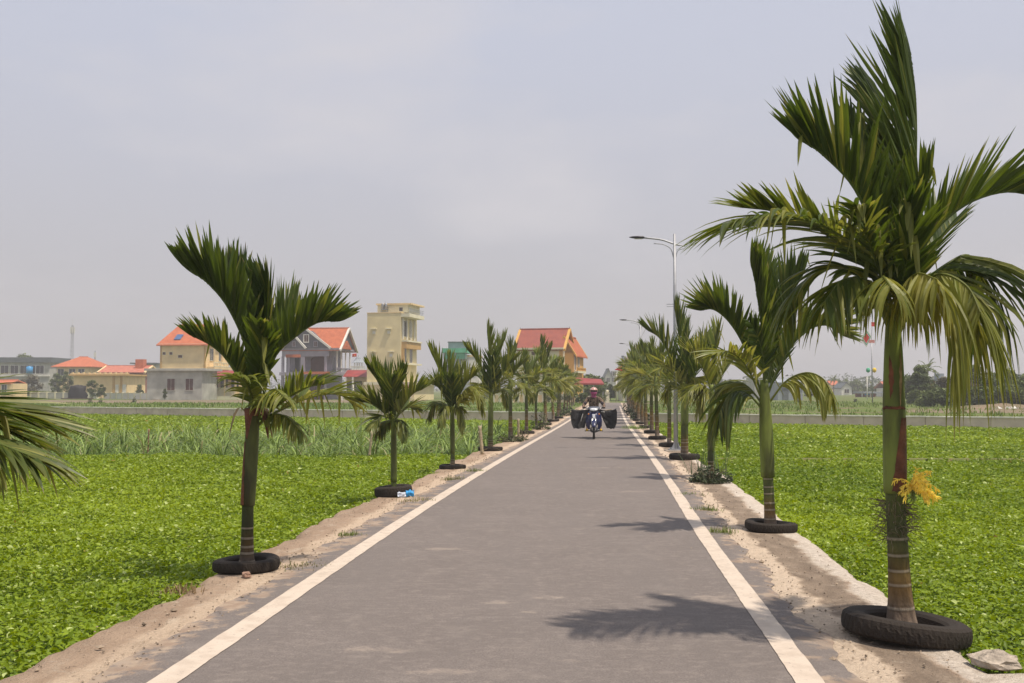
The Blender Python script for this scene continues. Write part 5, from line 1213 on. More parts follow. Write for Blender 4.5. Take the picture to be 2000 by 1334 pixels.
verge_board(h, (gx0-.4, z(682)), (gm_, z(643)), 'white'); verge_board(h, (gm_, z(643)), (gx1+.3, z(682)), 'white')
sx0, sx1 = h.x(552), h.x(598); verge_board(h, (sx0, z(682)), ((sx0+sx1)/2, z(657)), 'white', .3, -1.1, -.8); verge_board(h, ((sx0+sx1)/2, z(657)), (sx1, z(682)), 'white', .3, -1.1, -.8)
h.win(h.x(598), z(661), .65, 1.05, 'brownshut', 'white', y=-.5, fr=.14); h.win(h.x(617), z(672), .45, .75, 'brownshut', 'lilac', y=-.5, fr=.1); h.win(h.x(573), z(672), .35, .7, 'brownshut', 'lilac', y=-.5, fr=.1)
h.box('floor_slab', xl-.3, 1.6, -.6, D, z(733), z(727), 'lilac'); h.box('porch_beam', xl, .2, -.3, .1, z(696), z(684), 'lilac')
h.posts('pillar', [xl+.1, h.x(562), h.x(588), h.x(592), h.x(636)], -.1, z(727), z(696), 'lilac', .18); h.posts('pillar', [xl+.1, h.x(590), h.x(636)], -.1, 0, z(733), 'lilac', .2)
h.win(h.x(575), z(711), 1.5, 2.1, 'glass', 'lilac', y=1.6); b = MB(); cx, rw = h.x(615), 1.35
pts = [(cx-rw, z(727)), (cx+rw, z(727)), (cx+rw, z(704))]+[(cx+rw*math.cos(a_), z(704)+.8*math.sin(a_)) for a_ in np.linspace(.2, 2.94, 9)]+[(cx-rw, z(704))]
b.add([(p[0], 1.5, p[1]) for p in pts]+[(p[0], 1.62, p[1]) for p in pts], [tuple(range(len(pts))), tuple(range(len(pts), 2*len(pts)))[::-1]]+[(i, i+len(pts), (i+1) % len(pts)+len(pts), (i+1) % len(pts)) for i in range(len(pts))]); b.build('arched_door', M['brownshut'], h.o)
h.box('orange_valance', h.x(556), h.x(586), -.35, -.31, z(698), z(692), 'tile_orange'); h.box('lower_canopy', h.x(598), .6, -1.6, -.65, z(731), z(726), 'tile_orange')
for q in (1.0, 4.2): h.win(q+1.6, z(708), 1.0, 2.2, 'glass', 'lilac', 'r', .02)
for q in (.2, 2.2, 4.4, 6.6): b = MB(); b.tube([(1.4, q, z(727)), (1.4, q, z(684))], .11, 8); b.build('column', M['white'], h.o)
h.balustrade(0, D, 1.5, z(727), z(718), 'lilac', 12, 'r'); h.box('garage_door', h.x(596), h.x(632), 1.45, 1.58, 0, z(738), 'brownshut')
b = MB(); g0 = 1.7; b.add([(g0+.4, 1.0, z(681)), (g0+.4, 5.5, z(681)), (g0+.4, 3.2, z(664)), (g0-2, 3.2, z(664)), (g0-1, 1.0, z(681)), (g0-1, 5.5, z(681))], [(0, 1, 2), (4, 0, 2, 3), (1, 5, 3, 2)]); b.build('side_gable', M['tile_orange'], h.o)
# B4 tall yellow tower house
h = House(782, 150, -13, 'tall narrow pale yellow tower house with front balconies'); z = h.z; D = 7.5; xl = h.x(714)
h.box('wall', xl, 0, 0, D, 0, z(611), 'yellow'); h.box('roof_slab', xl-.05, .12, -.06, D, z(611), z(609.5), 'cream')
h.box('penthouse', h.x(730), h.x(792), 1.0, D-1, z(609.5), z(594), 'palecream'); h.box('penthouse_roof', h.x(728), h.x(800), .7, D-.5, z(594), z(591), 'cream')
h.win(h.x(778), z(603), .55, .55, 'glass', 'palecream', y=1.0, bars=0)
for cx, cy in ((728, 648), (758, 648), (727, 693), (763, 693)):
    h.win(h.x(cx), z(cy)-.02, .38, .38, 'white', 'palecream', fr=.1, bars=0); h.box('canopy', h.x(cx)-.45, h.x(cx)+.45, -.35, -.02, z(cy-5.5), z(cy-7), 'palecream')
for (y0, y1, top) in ((612, 619, True),): h.box('top_balcony', .02, 1.35, .0, D-.5, z(y1), z(y0), 'palecream')
b = MB(); b.box(1.3, 1.34, .1, D-.6, z(612)+.4, z(612)+.44); b.box(1.3, 1.34, .1, D-.6, z(612)+.7, z(612)+.74)
for i in range(14): b.box(1.3, 1.34, .1+i*.48, .13+i*.48, z(612)+.005, z(612)+.7)
b.build('railing', M['steelgrey'], h.o)
for i in range(4): b = MB(); b.tube([(.18, .5+i*1.8, z(662)), (.18, .5+i*1.8, z(621))], .11, 8); b.build('column', M['white'], h.o)
h.box('balcony', .02, .95, .3, D-.3, z(667), z(664), 'palecream'); h.box('balcony', .02, .95, .3, D-.3, z(712), z(709), 'palecream')
h.box('balcony_wall', .02, .8, .35, D-.35, z(680), z(667)-.01, 'ochreband'); h.box('corner_pillar', .02, .35, .3, .8, z(707), z(678), 'ochreband')
for q, zz_ in ((1.8, 641), (4.4, 641), (1.8, 692), (4.6, 692)): h.win(q, z(zz_), 1.2, 2.3, 'glass', 'palecream', 'r', .02)
h.box('lower_wing', xl, h.x(813), -.8, D+1.2, 0, z(752), 'yellow'); h.box('lower_wing_roof', xl-.1, h.x(820), -1.0, D+1.4, z(752), z(746), 'palecream')
h.box('red_canopy', h.x(785), h.x(812), -1.8, -.82, z(758), z(755), 'awning'); h.win(h.x(798), z(768), 1.2, 1.2, 'glass', 'white', y=-.8)
for dx in (0, .5):
    b = MB(); b.lathe([(0, 0), (.22, 0), (.22, .85), (.16, .95), (0, .97)], 12, 0, (h.x(742)+dx, .75, z(609.5)+.45)); tk = b.build('water_tank', M['galv'], h.o, smooth=True)
b = MB()
for dx in (-.2, .7):
    for dy in (.55, .95): b.box(h.x(742)+dx-.02, h.x(742)+dx+.02, dy-.02, dy+.02, z(609.5), z(609.5)+.45)
b.box(h.x(742)-.25, h.x(742)+.75, .5, 1.0, z(609.5)+.41, z(609.5)+.448); b.build('tank_stand', M['steelgrey'], h.o)
b = MB(); b.tube([(h.x(746), .9, z(609.5)), (h.x(746), .9, z(587))], .025, 5); b.build('antenna', M['steelgrey'], h.o)
# red roofed porch and little pavilion between
h = House(716, 158, -3, 'low building with red roof between the lilac house and the yellow tower'); z = h.z
h.box('wall', h.x(672), 0, .5, 5, 0, z(736), 'cream'); a = MB(); a.add([(h.x(670), -.6, z(736)), (.1, -.6, z(736)), (.1, 3, z(722)), (h.x(670), 3, z(722)), (h.x(670), 3, z(736)), (.1, 3, z(736))], [(0, 1, 2, 3), (0, 3, 4), (1, 5, 2), (3, 2, 5, 4), (0, 4, 5, 1)]); a.build('roof', M['awning'], h.o)
for cx in (682, 698): h.win(h.x(cx), z(755), 1.0, 1.6, 'glass', 'brownshut', y=.5)
h.posts('pillar', [h.x(676), h.x(690)], -.5, 0, z(736)-.03, 'white', .12)
h = House(708, 190, 0, 'tiny white rooftop pavilion with a pagoda roof beside the yellow tower', name='pavilion', cat='pavilion'); z = h.z
h.box('base_house', h.x(682), h.x(712), 0, 5, 0, z(722), 'white'); h.balustrade(h.x(682), h.x(712), .1, z(722), z(715), 'white', 14)
for px_ in (690, 695, 699, 704): b = MB(); b.tube([(h.x(px_), 1.5, z(722)), (h.x(px_), 1.5, z(708))], .1, 6); b.build('column', M['white'], h.o)
b = MB(); b.lathe([(1.35, 0), (1.0, .25), (.55, .75), (.5, .9), (.12, 1.15), (0, 1.5)], 6, 0, (h.x(697), 1.5, z(708))); b.build('pagoda_roof', M['steelgrey'], h.o)
# small flags on poles
def flag(px, py0, py1, Y, w_, h_, label, star=False, lean=0, m='red'):
    b = W(px, py1, Y); gz = -.06; t = empty('flag', (b.x, Y, gz), label, 'flag'); H = W(px, py0, Y).z-gz
    p = MB(); p.tube([(0, 0, 0), (lean, 0, H)], .009*Y/100, 6); p.build('flagpole', M['galv'], t)
    f = MB(); vs = []; n = 10
    for i in range(n+1):
        for j in range(6): vs.append((lean-w_*i/n, .12*math.sin(i*.9)*i/n, H-.05-h_*(j/5*(1-(0 if star else .97)*i/n)+(0 if star else .5)*i/n)-.15*h_*(i/n)**1.5))
    f.add(vs, [(i*6+j, i*6+j+1, (i+1)*6+j+1, (i+1)*6+j) for i in range(n) for j in range(5)]); fo = f.build('banner', M[m], t, smooth=True); q = fo.modifiers.new('s', 'SOLIDIFY'); q.thickness = .01
    if star:
        s_ = MB(); c = Vector((lean-w_*.5, -.10, H-.05-h_*.62)); pts = [c+Vector((math.sin(k*math.pi/5), 0, math.cos(k*math.pi/5)))*h_*(.28 if k % 2 == 0 else .11) for k in range(10)]
        s_.add(pts+[p_+Vector((0, -.01, 0)) for p_ in pts], [tuple(range(10)), tuple(range(10, 20))[::-1]]+[(i, (i+1) % 10, (i+1) % 10+10, i+10) for i in range(10)]); s_.build('star', M['gold'], t)
    return t
flag(696, 690, 778, 184, .8, .55, 'small red flag with yellow star above the rooftop pavilion', True)
# B5 green canopied house
h = House(911, 172, -4, 'house with a bright green sheeted rooftop canopy'); z = h.z
h.box('wall', h.x(868), 0, 0, 7, 0, z(701), 'steelgrey'); h.box('green_canopy', h.x(864), .15, -.8, 6, z(689), z(680.5), 'greenpaint'); h.box('green_screen', h.x(866), .05, -.4, -.3, z(701), z(689), 'greenpaint')
h.box('tank_room', h.x(872), 0, 2, 6, z(680.4), z(668), 'steelgrey'); h.box('tank_room_roof', h.x(871), .1, 1.8, 6.2, z(668), z(666), 'roofgrey')
h.posts('post', [h.x(868), h.x(890), h.x(910)], -.6, 0, z(689), 'steelgrey', .07)
for cx in (878, 898): h.win(h.x(cx), z(722), 1.2, 1.6, 'glass', 'white')
h.box('blue_gate', h.x(872), h.x(884), -.08, -.01, 0, z(756), mat('teal_gate', (.03, .13, .16), .6, .1, 3))
h = House(936, 176, -2, 'pale pink flat roofed house right of the green canopy'); z = h.z
h.box('wall', h.x(912), 0, 0, 7, 0, z(697), 'white'); h.box('parapet', h.x(911), .1, -.1, 7.1, z(697), z(693), 'cream'); h.win(h.x(924), z(725), 1.0, 1.4); h.win(h.x(924), z(755), 1.0, 1.4)
# B6 yellow house with dark red roof
h = House(1098, 128, -15, 'two storey yellow house with a big dark red tiled roof'); z = h.z; xl = h.x(1010); D = 6
h.box('wall', xl, 0, 0, D, 0, z(682), 'palecream'); h.gable('roof', xl, 0, 0, D, z(680), z(642), 'tile_red', 'x', .35, trim='ochre', end='ochre')
h.box('eave', xl-.3, .3, -.5, -.3, z(682.5), z(679), 'palecream')
for xx in (xl-.35, .35): b = MB(); b.tube([(xx, D/2, z(642)), (xx, D/2, z(635))], [.05, .015], 6); b.build('finial', M['lampblack'], h.o)
h.win(h.x(1042), z(690), .45, .4, 'brownshut', 'palecream', bars=0, fr=.05)
h.box('corner_pillar', -.35, .04, -.05, .3, 0, z(682)-.02, 'ochre'); h.box('wing', .02, 1.15, 1.6, D+2, 0, z(688), 'ochre')
h.gable('wing_roof', -1.3, 1.2, 1.9, D+2.4, z(688), z(657), 'tile_orange', 'y', .35, trim='ochre', end='ochre')
for q in (2.4, 4.6): h.win(q, z(707), .9, 1.9, 'glass', 'white', 'r', 1.15)
h.box('balcony', 1.17, 1.7, 1.7, D+1, z(728), z(724), 'palecream'); h.balustrade(1.75, D+1, 1.62, z(724)+.01, z(717), 'ochre', 12, 'r'); h.box('flat_porch', h.x(1078), h.x(1108), -1.2, 1.1, z(735), z(729), 'palecream')
h.posts('pillar', [h.x(1080), h.x(1106)], -1.1, 0, z(735)-.01, 'palecream', .1)
h.box('belt_course', xl-.03, .05, -.07, -.01, z(731), z(727), 'ochreband'); h.win(h.x(1030), z(755), 1.0, 1.3); h.win(h.x(1060), z(755), 1.0, 1.3)
# B7 red sheet roof on posts
h = House(1180, 124, 0, 'open shelter with a long flat red sheet roof behind the shrubs', name='shelter', cat='shelter'); z = h.z
a = MB(); a.add([(h.x(1118), 0, z(751)), (0, 0, z(752)), (0, 4, z(742)), (h.x(1118), 4, z(738)), (h.x(1118), 0, z(748)), (0, 0, z(749)), (0, 4, z(740)), (h.x(1118), 4, z(736))], [(0, 3, 2, 1), (4, 5, 6, 7), (0, 1, 5, 4), (1, 2, 6, 5), (2, 3, 7, 6), (3, 0, 4, 7)]); a.build('roof', M['awning'], h.o)
h.posts('post', [h.x(1120), h.x(1140), h.x(1160), h.x(1178)], .2, 0, z(752)+.02, 'galv', .05); h.posts('post', [h.x(1120), h.x(1178)], 3.8, 0, z(743), 'galv', .05)
# gate pillar and garden wall
b = MB(); g = W(1186, 779, 119); t = empty('gate_pillar', (g.x, 119, -.06), 'pale yellow gate pillar with ball cap at the bend of the road', 'gate pillar'); b.box(-.22, .22, -.22, .22, 0, 1.15); b.build('shaft', M['palecream'], t, bevel=.02)
b = MB(); b.box(-.28, .28, -.28, .28, 1.15, 1.24); b.lathe([(.0, 1.24), (.14, 1.27), (.19, 1.40), (.14, 1.53), (0, 1.58)], 12); b.build('cap', M['palecream'], t)
def lowwall(px0, px1, Y0, Y1, h_, m, label, n=12, cap='palecream', cat='wall'):
    a, b_ = W(px0, 779, Y0), W(px1, 779, Y1); t = empty('garden_wall', (a.x, Y0, -.06), label, cat); d = Vector((b_.x-a.x, Y1-Y0, 0)); L_ = d.length; t.rotation_euler = (0, 0, math.atan2(d.y, d.x))
    w1 = MB(); w1.box(0, L_, -.08, .08, 0, h_); w1.build('panel', M[m], t)
    for i in range(n+1): p = MB(); x_ = L_*i/n; p.box(x_-.16, x_+.16, -.14, .14, 0, h_+.15); p.build('pier', M[cap], t)
    c = MB(); c.box(.0, L_, -.11, .11, h_+.002, h_+.07); c.build('coping', M[cap], t)
lowwall(965, 1112, 124, 120, .95, 'cream', 'cream garden wall with piers behind the left palm row')
lowwall(1116, 1184, 119.5, 119, .7, 'cream', 'low cream garden wall under the red sheet roof', 6)
lowwall(300, 205, 160, 168, .95, 'white', 'low white wall between the grey building and yellow hall', 8)
lowwall(60, 190, 176, 172, 1.0, 'greyrender', 'low grey wall behind the dark tarpaulin heap', 8)
lowwall(470, 545, 158, 158, 1.0, 'palecream', 'pale boundary wall behind the big left palm', 6)
lowwall(664, 716, 150, 150, .9, 'white', 'short white wall before the red roofed building', 5)
# B8 hazy grey house at the end of the road
h = House(1206, 300, 0, 'distant grey concrete house with twin gables at the end of the road'); z = h.z; xl = h.x(1182)
h.box('wall', xl, 0, 0, 8, 0, z(735), 'greyrender'); h.gable('roof', xl, h.x(1196), 0, 8, z(735), z(721), 'roofgrey', 'y', .3, end='greyrender'); h.box('stair_tower', h.x(1197), -.05, .5, 5, z(735), z(724), 'greyrender')
for cx, cy in ((1188, 742), (1199, 742), (1188, 758), (1199, 758), (1200, 730)): h.win(h.x(cx), z(cy), 1.0, 1.3)
# B9 tan house behind the right palm row
h = House(1282, 142, 0, 'tan house with gables half hidden behind the right palm row'); z = h.z; xl = h.x(1219)
h.box('wall', xl, 0, 0, 8, 0, z(704), 'palecream'); h.box('front_gable_wall', h.x(1230), h.x(1270), -.6, 4, z(704)+.0, z(697), 'cream')
h.gable('roof', h.x(1228), h.x(1280), -.5, 7, z(703), z(675), 'tile_tan', 'y', .4, trim='palecream', end='palecream'); h.gable('porch_roof', h.x(1235), h.x(1262), -1.5, 0, z(703), z(686), 'tile_tan', 'y', .3, trim='palecream', end='palecream')
h.win(h.x(1250), z(708), 1.5, 1.6, 'glass', 'white'); h.win(h.x(1228), z(712), .8, 1.3); h.win(h.x(1272), z(712), .8, 1.3); h.box('balcony_slab', xl-.4, .2, -1.6, -.02, z(722), z(718), 'palecream'); h.balustrade(xl-.3, .1, -1.5, z(718), z(710), 'palecream', 16)
b = MB(); b.lathe([(0, 0), (.4, 0), (.4, .8), (0, .95)], 12, 0, (h.x(1226), 4, z(704))); b.build('water_tank', M['steelgrey'], h.o, smooth=True)
h.posts('pillar', [xl-.2, h.x(1240), h.x(1260), 0], -1.5, 0, z(722)-.01, 'palecream', .15)
flag(1221, 711, 782, 100, 1.0, .75, 'upper bright red flag beside the right palm row', False, 0)
flag(1222, 729, 784, 92, .75, .4, 'lower small red flag beside the right palm row', False, 0)
# far left group
h = House(96, 240, 0, 'long grey two storey building with dark roof at the far left'); z = h.z; xl = h.x(-60)
h.box('wall', xl, 0, 0, 10, 0, z(708), 'greyrender'); h.box('roof', xl-.5, .5, -.6, 10.5, z(708), z(698), 'roofgrey')
for i, px_ in enumerate((8, 27, 46, 60, 77)): h.win(h.x(px_), z(722), 1.8, 1.9, 'glass', 'white')
h.box('floor_band', xl, .05, -.3, -.01, z(735), z(732), 'white'); b = MB(); b.lathe([(0, 0), (.75, 0), (.75, 1.6), (0, 1.8)], 12, 0, (h.x(60), -.9, z(730))); b.build('blue_tank', M['bluewrap'], h.o, smooth=True)
h = House(160, 225, 0, 'house with a broad orange hipped roof under the telecom mast'); z = h.z
h.box('wall', h.x(110), h.x(172), 0, 11, 0, z(716), 'cream'); h.gable('roof', h.x(107), h.x(176), 0, 11, z(715), z(697), 'tile_orange', 'x', .7, hipx=3.6)
for px_ in (118, 140, 158): h.win(h.x(px_), z(727), 1.3, 1.4)
h = House(248, 186, -3, 'low yellow flat roofed hall with a scalloped parapet'); z = h.z; xl = h.x(141)
h.box('wall', xl, 0, 0, 8, 0, z(734), 'cream'); h.box('cornice', xl-.6, .6, -.6, 8.5, z(734), z(731), 'ochreband')
b = MB()
for i in range(11): x_ = xl+(-xl)*i/10; b.box(x_-.18, x_+.18, -.5, -.2, z(731), z(727)); b.box(x_-.5, x_+.5, -.4, -.3, z(731), z(729))
b.build('parapet', M['cream'], h.o)
for px_ in (221, 236): h.box('pilaster', h.x(px_)-.2, h.x(px_)+.2, -.12, -.01, 0, z(734), 'ochreband')
h.box('door', h.x(225), h.x(231), -.09, -.02, 0, z(751), 'white'); h.box('door', h.x(239), h.x(246), -.09, -.02, 0, z(751), 'white')
h = House(278, 202, 0, 'group house with faded orange tiled roof and brick wall'); z = h.z
h.box('wall', h.x(246), 0, 0, 8, 0, z(727), 'brick'); h.gable('roof', h.x(196), 0, 0, 8, z(727), z(715), 'tile_pink', 'x', .5, trim='cream'); h.box('chimney_block', h.x(256), h.x(271), 2, 4, z(722), z(701), 'tile_orange')
h.box('wall_left', h.x(196), h.x(245), 0.02, 8, 0, z(727)-.02, 'cream')
h.win(h.x(262), z(745), 1.4, 1.2)
h = House(304, 235, 0, 'flat roofed grey and white house half hidden left of the cream house'); z = h.z
h.box('wall', h.x(262), 0, 0, 8, 0, z(711), 'greyrender'); h.box('roof', h.x(255), .3, -.8, 8, z(711), z(708.5), 'roofgrey'); h.win(h.x(285), z(722), 1.5, 1.3)
h = House(25, 170, 0, 'small cream house with low orange roof at the left edge'); z = h.z
h.box('wall', h.x(-30), 0, 0, 5, 0, z(749), 'cream'); h.gable('roof', h.x(-30), h.x(18), 0, 5, z(749), z(744), 'tile_orange', 'x', .3); h.win(h.x(8), z(760), .8, 1.4, 'glass', 'white'); h.win(h.x(-12), z(760), .8, 1.4, 'glass', 'white')
# telecom mast
def mast(px, py, Y, wd, label):
    b = W(px, 779, Y); H = W(px, py, Y).z; t = empty('telecom_mast', (b.x, Y, -.06), label, 'mast'); m = MB()
    for sx, sy in ((-1, -1), (1, -1), (1, 1), (-1, 1)): m.tube([(sx*wd, sy*wd, 0), (sx*wd*.35, sy*wd*.35, H)], .045, 5)
    n = 16
    for i in range(n):
        f0, f1 = i/n, (i+1)/n; w0, w1 = wd*(1-.65*f0), wd*(1-.65*f1)
        for sy in (-1, 1): m.tube([(-w0, sy*w0, H*f0), (w1, sy*w1, H*f1)], .022, 4); m.tube([(w0, sy*w0, H*f0), (-w1, sy*w1, H*f1)], .022, 4)
        m.tube([(-w1, -w1, H*f1), (w1, -w1, H*f1)], .05, 4)
    m.build('lattice', M['galv'], t); a = MB()
    for k in range(5):
        th = k*1.257; a.box(wd*.9*math.cos(th)-.16, wd*.9*math.cos(th)+.16, wd*.9*math.sin(th)-.1, wd*.9*math.sin(th)+.1, H-2.6, H-.6)
    a.tube([(0, 0, H), (0, 0, H+2.2)], .05, 5); a.build('antenna', M['white'], t)
mast(139, 635, 330, .62, 'tall lattice telecom mast behind the orange hipped roof')
mast(184, 685, 420, .34, 'small thin mast right of the tall telecom mast')
# dark tarpaulin heap
b = W(151, 779, 163); t = empty('covered_heap', (b.x, 163, -.06), 'black tarpaulin covered heap before the yellow hall', 'heap'); m = MB(); vs = []
for i in range(9):
    for j in range(17): th = math.pi/2*i/8; ph = 2*math.pi*j/17; q = 1+.22*noise.noise((math.cos(ph)*2, math.sin(ph)*2, i*.5)); vs.append((1.5*math.cos(ph)*math.cos(th)**.5*q, .9*math.sin(ph)*math.cos(th)**.5*q, 2.0*math.sin(th)*q+.2))
m.add(vs, [(i*17+j, i*17+(j+1) % 17, (i+1)*17+(j+1) % 17, (i+1)*17+j) for i in range(8) for j in range(17)]); m.build('tarpaulin', M['bagcloth'], t, smooth=True); m = MB(); m.box(-2.2, 2.2, -1, 1, .05, .22); m.build('pallet', M['bark'], t)
# right side far structures
h = House(1568, 150, 0, 'pale blue grey sheet shed seen between the right palms', name='shed', cat='shed'); z = h.z
h.box('wall', h.x(1520), 0, 0, 6, 0, z(748), 'steelgrey'); h.gable('roof', h.x(1520), 0, 0, 6, z(748), z(742), 'steelgrey', 'x', .3); h.box('door', h.x(1528), h.x(1540), -.06, -.01, 0, z(758), 'roofgrey')
h = House(1488, 172, 0, 'small grey two storey house just left of the second right palm'); z = h.z
h.box('wall', h.x(1474), h.x(1494), 0, 6, 0, z(738), 'greyrender'); h.box('roof', h.x(1473), h.x(1495), -.3, 6.2, z(738), z(735.5), 'white'); h.win(h.x(1484), z(746), .7, .8)
h = House(1664, 270, 0, 'small white gabled house below the distant palms'); z = h.z
h.box('wall', h.x(1644), 0, 0, 7, 0, z(757), 'white'); h.gable('roof', h.x(1644), 0, 0, 7, z(757), z(748), 'roofgrey', 'y', .3, end='white'); h.win(h.x(1654), z(764), 1.2, 1.0)
h = House(1642, 300, 0, 'distant small yellow house behind the drooping yellow frond'); z = h.z
h.box('wall', h.x(1625), 0, 0, 7, 0, z(752), 'cream'); h.gable('roof', h.x(1625), 0, 0, 7, z(752), z(745), 'tile_orange', 'x', .3)
h = House(1724, 205, 0, 'open stall with blue sheet roof behind the decorated pole', name='stall', cat='stall'); z = h.z
h.box('roof', h.x(1683), .2, -.5, 5, z(768), z(765), 'steelgrey'); h.posts('post', [h.x(1684), h.x(1700), h.x(1722)], 0, 0, z(768)-.01, 'white', .08); h.box('back_wall', h.x(1684), 0, 4, 4.2, 0, z(769), 'tile_pink'); h.box('blue_board', h.x(1690), h.x(1700), .3, .4, z(772), z(769), 'bluewrap')
h = House(1772, 215, 0, 'pale house with a red roof just right of the tall palm stem'); z = h.z
h.box('wall', h.x(1735), 0, 0, 7, 0, z(758), 'white'); h.gable('roof', h.x(1735), 0, 0, 7, z(758), z(747), 'tile_pink', 'x', .4)
h = House(1870, 128, 0, 'low farm house with dark roof among the trees at right'); z = h.z
h.box('wall', h.x(1822), 0, 0, 6, 0, z(744), 'brick'); h.box('roof', h.x(1816), .3, -.6, 6.2, z(744), z(741), 'roofgrey'); h.box('tank_box', h.x(1848), h.x(1858), 2, 3.5, z(741), z(729), 'steelgrey'); h.win(h.x(1835), z(752), .9, .9); h.win(h.x(1858), z(752), .9, .9)
h = House(2010, 100, 0, 'grey sheet roof at the right edge behind the trees'); z = h.z
h.box('wall', h.x(1985), 1, 0, 4, 0, z(748), 'greyrender'); h.gable('roof', h.x(1985), 1, 0, 4, z(748), z(736), 'roofgrey', 'x', .4)
# decorated festival pole: red diamond lantern frame
Yp = 118; b = W(1704, 779, Yp); t = empty('decorated_pole', (b.x, Yp, -.06), 'tall pole with a red diamond ornament seen behind the right palms', 'pole'); H = W(1704, 668, Yp).z
m = MB(); m.tube([(0, 0, 0), (0, 0, H)], .07, 8); m.build('pole', M['galv'], t, smooth=True)
def ring(name, cx, cz, a, b_, th, m, parent, y=0):
    mbx = MB(); o4 = [(cx, cz+b_), (cx+a, cz+b_*.15), (cx, cz-b_), (cx-a, cz-b_*.15)]; i4 = [(cx, cz+b_-th*1.6), (cx+a-th, cz+b_*.12), (cx, cz-b_+th*1.6), (cx-a+th, cz-b_*.12)]
    vs = [(p[0], y-.05, p[1]) for p in o4+i4]+[(p[0], y+.05, p[1]) for p in o4+i4]
    fs = [(k, (k+1) % 4, 4+(k+1) % 4, 4+k) for k in range(4)]+[(8+k, 12+k, 12+(k+1) % 4, 8+(k+1) % 4) for k in range(4)]+[(k, 8+k, 8+(k+1) % 4, (k+1) % 4) for k in range(4)]+[(4+k, 4+(k+1) % 4, 12+(k+1) % 4, 12+k) for k in range(4)]
    mbx.add(vs, fs); return mbx.build(name, M[m], parent)
cx, cz = W(1692, 659, Yp).x-b.x, W(1692, 659, Yp).z
ring('diamond_frame', cx, cz, .62, 1.05, .10, 'white', t); ring('diamond_frame', cx, cz, .48, .84, .07, 'greenpaint', t, -.02)
mbx = MB(); mbx.add([(cx+dx, y_, cz+dz) for y_ in (-.04, .04) for dx, dz in ((0, .62), (.36, .08), (0, -.62), (-.36, -.08))], [(0, 3, 2, 1), (4, 5, 6, 7), (0, 1, 5, 4), (1, 2, 6, 5), (2, 3, 7, 6), (3, 0, 4, 7)]); mbx.build('red_diamond', M['red'], t)
m = MB(); m.box(-.35, .35, -.06, .06, H-.05, H+.3); m.build('head_box', mat('faded_pink', (.6, .25, .22), .7, .1, 3), t); m = MB(); m.tube([(0, 0, H+.3), (.1, 0, W(1702, 632, Yp).z)], .03, 5); m.build('mast_tip', M['galv'], t)
c2 = W(1702, 628, Yp); m = MB(); m.box(.02, .40, -.03, .03, c2.z-.5, c2.z); m.build('red_pennant', M['red'], t)
for (dx, col_, nm) in ((-.45, 'greenpaint', 'green_lantern'), (.28, 'gold', 'yellow_lantern')):
    zc = W(1704, 722, Yp).z; m = MB(); m.lathe([(0, -.3), (.2, -.2), (.24, 0), (.2, .2), (0, .3)], 10, 0, (dx, 0, zc)); m.build(nm, M[col_], t, smooth=True)
    m = MB(); m.tube([(0, 0, zc), (dx, 0, zc)], .02, 5); m.build('bracket', M['galv'], t)
# utility poles
for i, (px_, py, Y, lab) in enumerate(((1204, 728, 135, 'thin concrete utility pole at the end of the road'), (1694, 735, 160, 'short concrete utility pole near the stall'), (690, 752, 150, 'white post by the red roofed building'))):
    b = W(px_, 779, Y); H = W(px_, py, Y).z; t = empty('utility_pole', (b.x, Y, -.06), lab, 'utility pole'); m = MB(); m.tube([(0, 0, 0), (0, 0, H)], [.11, .07], 8); m.build('pole', M['white'], t, smooth=True); m = MB(); m.box(-.4, .4, -.04, .04, H-.5, H-.42); m.build('crossarm', M['galv'], t)

# ================================================================== TREES
def tree(px, py_top, Y, wpx, label, c0=(.035, .06, .02), c1=(.10, .15, .05), n=1100, seed=0, name='tree', leaf=None, py_bot=778, cat='tree', group='trees round the houses'):
    b = W(px, 779, Y); H = W(px, py_top, Y).z+.06; r = wpx*Y/4000; t = empty(name, (b.x, Y, -.06), label, cat, group); rg = np.random.default_rng(seed+int(px)); rr = random.Random(seed+int(px))
    m = MB(); th = H*.45
    m.tube([(0, 0, 0), (r*.05, 0, th*.5), (0, 0, th)], [.05*H**.8*.5, .035*H**.8*.5, .025*H**.8*.5], 8)
    nl = 6; cl = []
    for i in range(nl):
        a = i*2.4+rr.uniform(-.4, .4); e = Vector((math.cos(a)*r*.6, math.sin(a)*r*.6, H*rr.uniform(.55, .85))); m.tube([(0, 0, th*.7), e*.6+Vector((0, 0, th*.25)), e], [.02*H*.4, .012*H*.4, .004*H], 5)
    m.build('trunk', M['bark'], t)
    nc = 30
    for i in range(nc):
        a = rr.uniform(0, 6.28); q = r*rr.uniform(.1, .8)**.7; zz = H*rr.uniform(.16, .90); q *= math.sin(max(.15, min(1, (1-zz/H)*2.2))*math.pi/2); cl.append((q*math.cos(a), q*math.sin(a), zz, r*rr.uniform(.22, .42)))
    cl.append((0, 0, H*.88, r*.3))
    cl = np.array(cl); k = rg.integers(0, len(cl), n); d = rg.normal(0, 1, (n, 3)); d /= np.linalg.norm(d, axis=1)[:, None]; rad = cl[k, 3]*rg.uniform(.5, 1.05, n)
    P = cl[k, :3]+d*rad[:, None]*np.array([1, 1, .8]); P[:, 2] = np.clip(P[:, 2], .15, H*1.03); tone = rg.uniform(0, 1, len(cl))[k]*.5+rg.uniform(0, .5, n)
    cols = np.array(c0)+(np.array(c1)-np.array(c0))*tone[:, None]; sz = (leaf or max(.16, r*.16))*rg.uniform(.6, 1.3, n)
    V, F, c = leaves(P, sz, .9, cols); npmesh('crown', V, F, M['foliage'], c, parent=t); return t
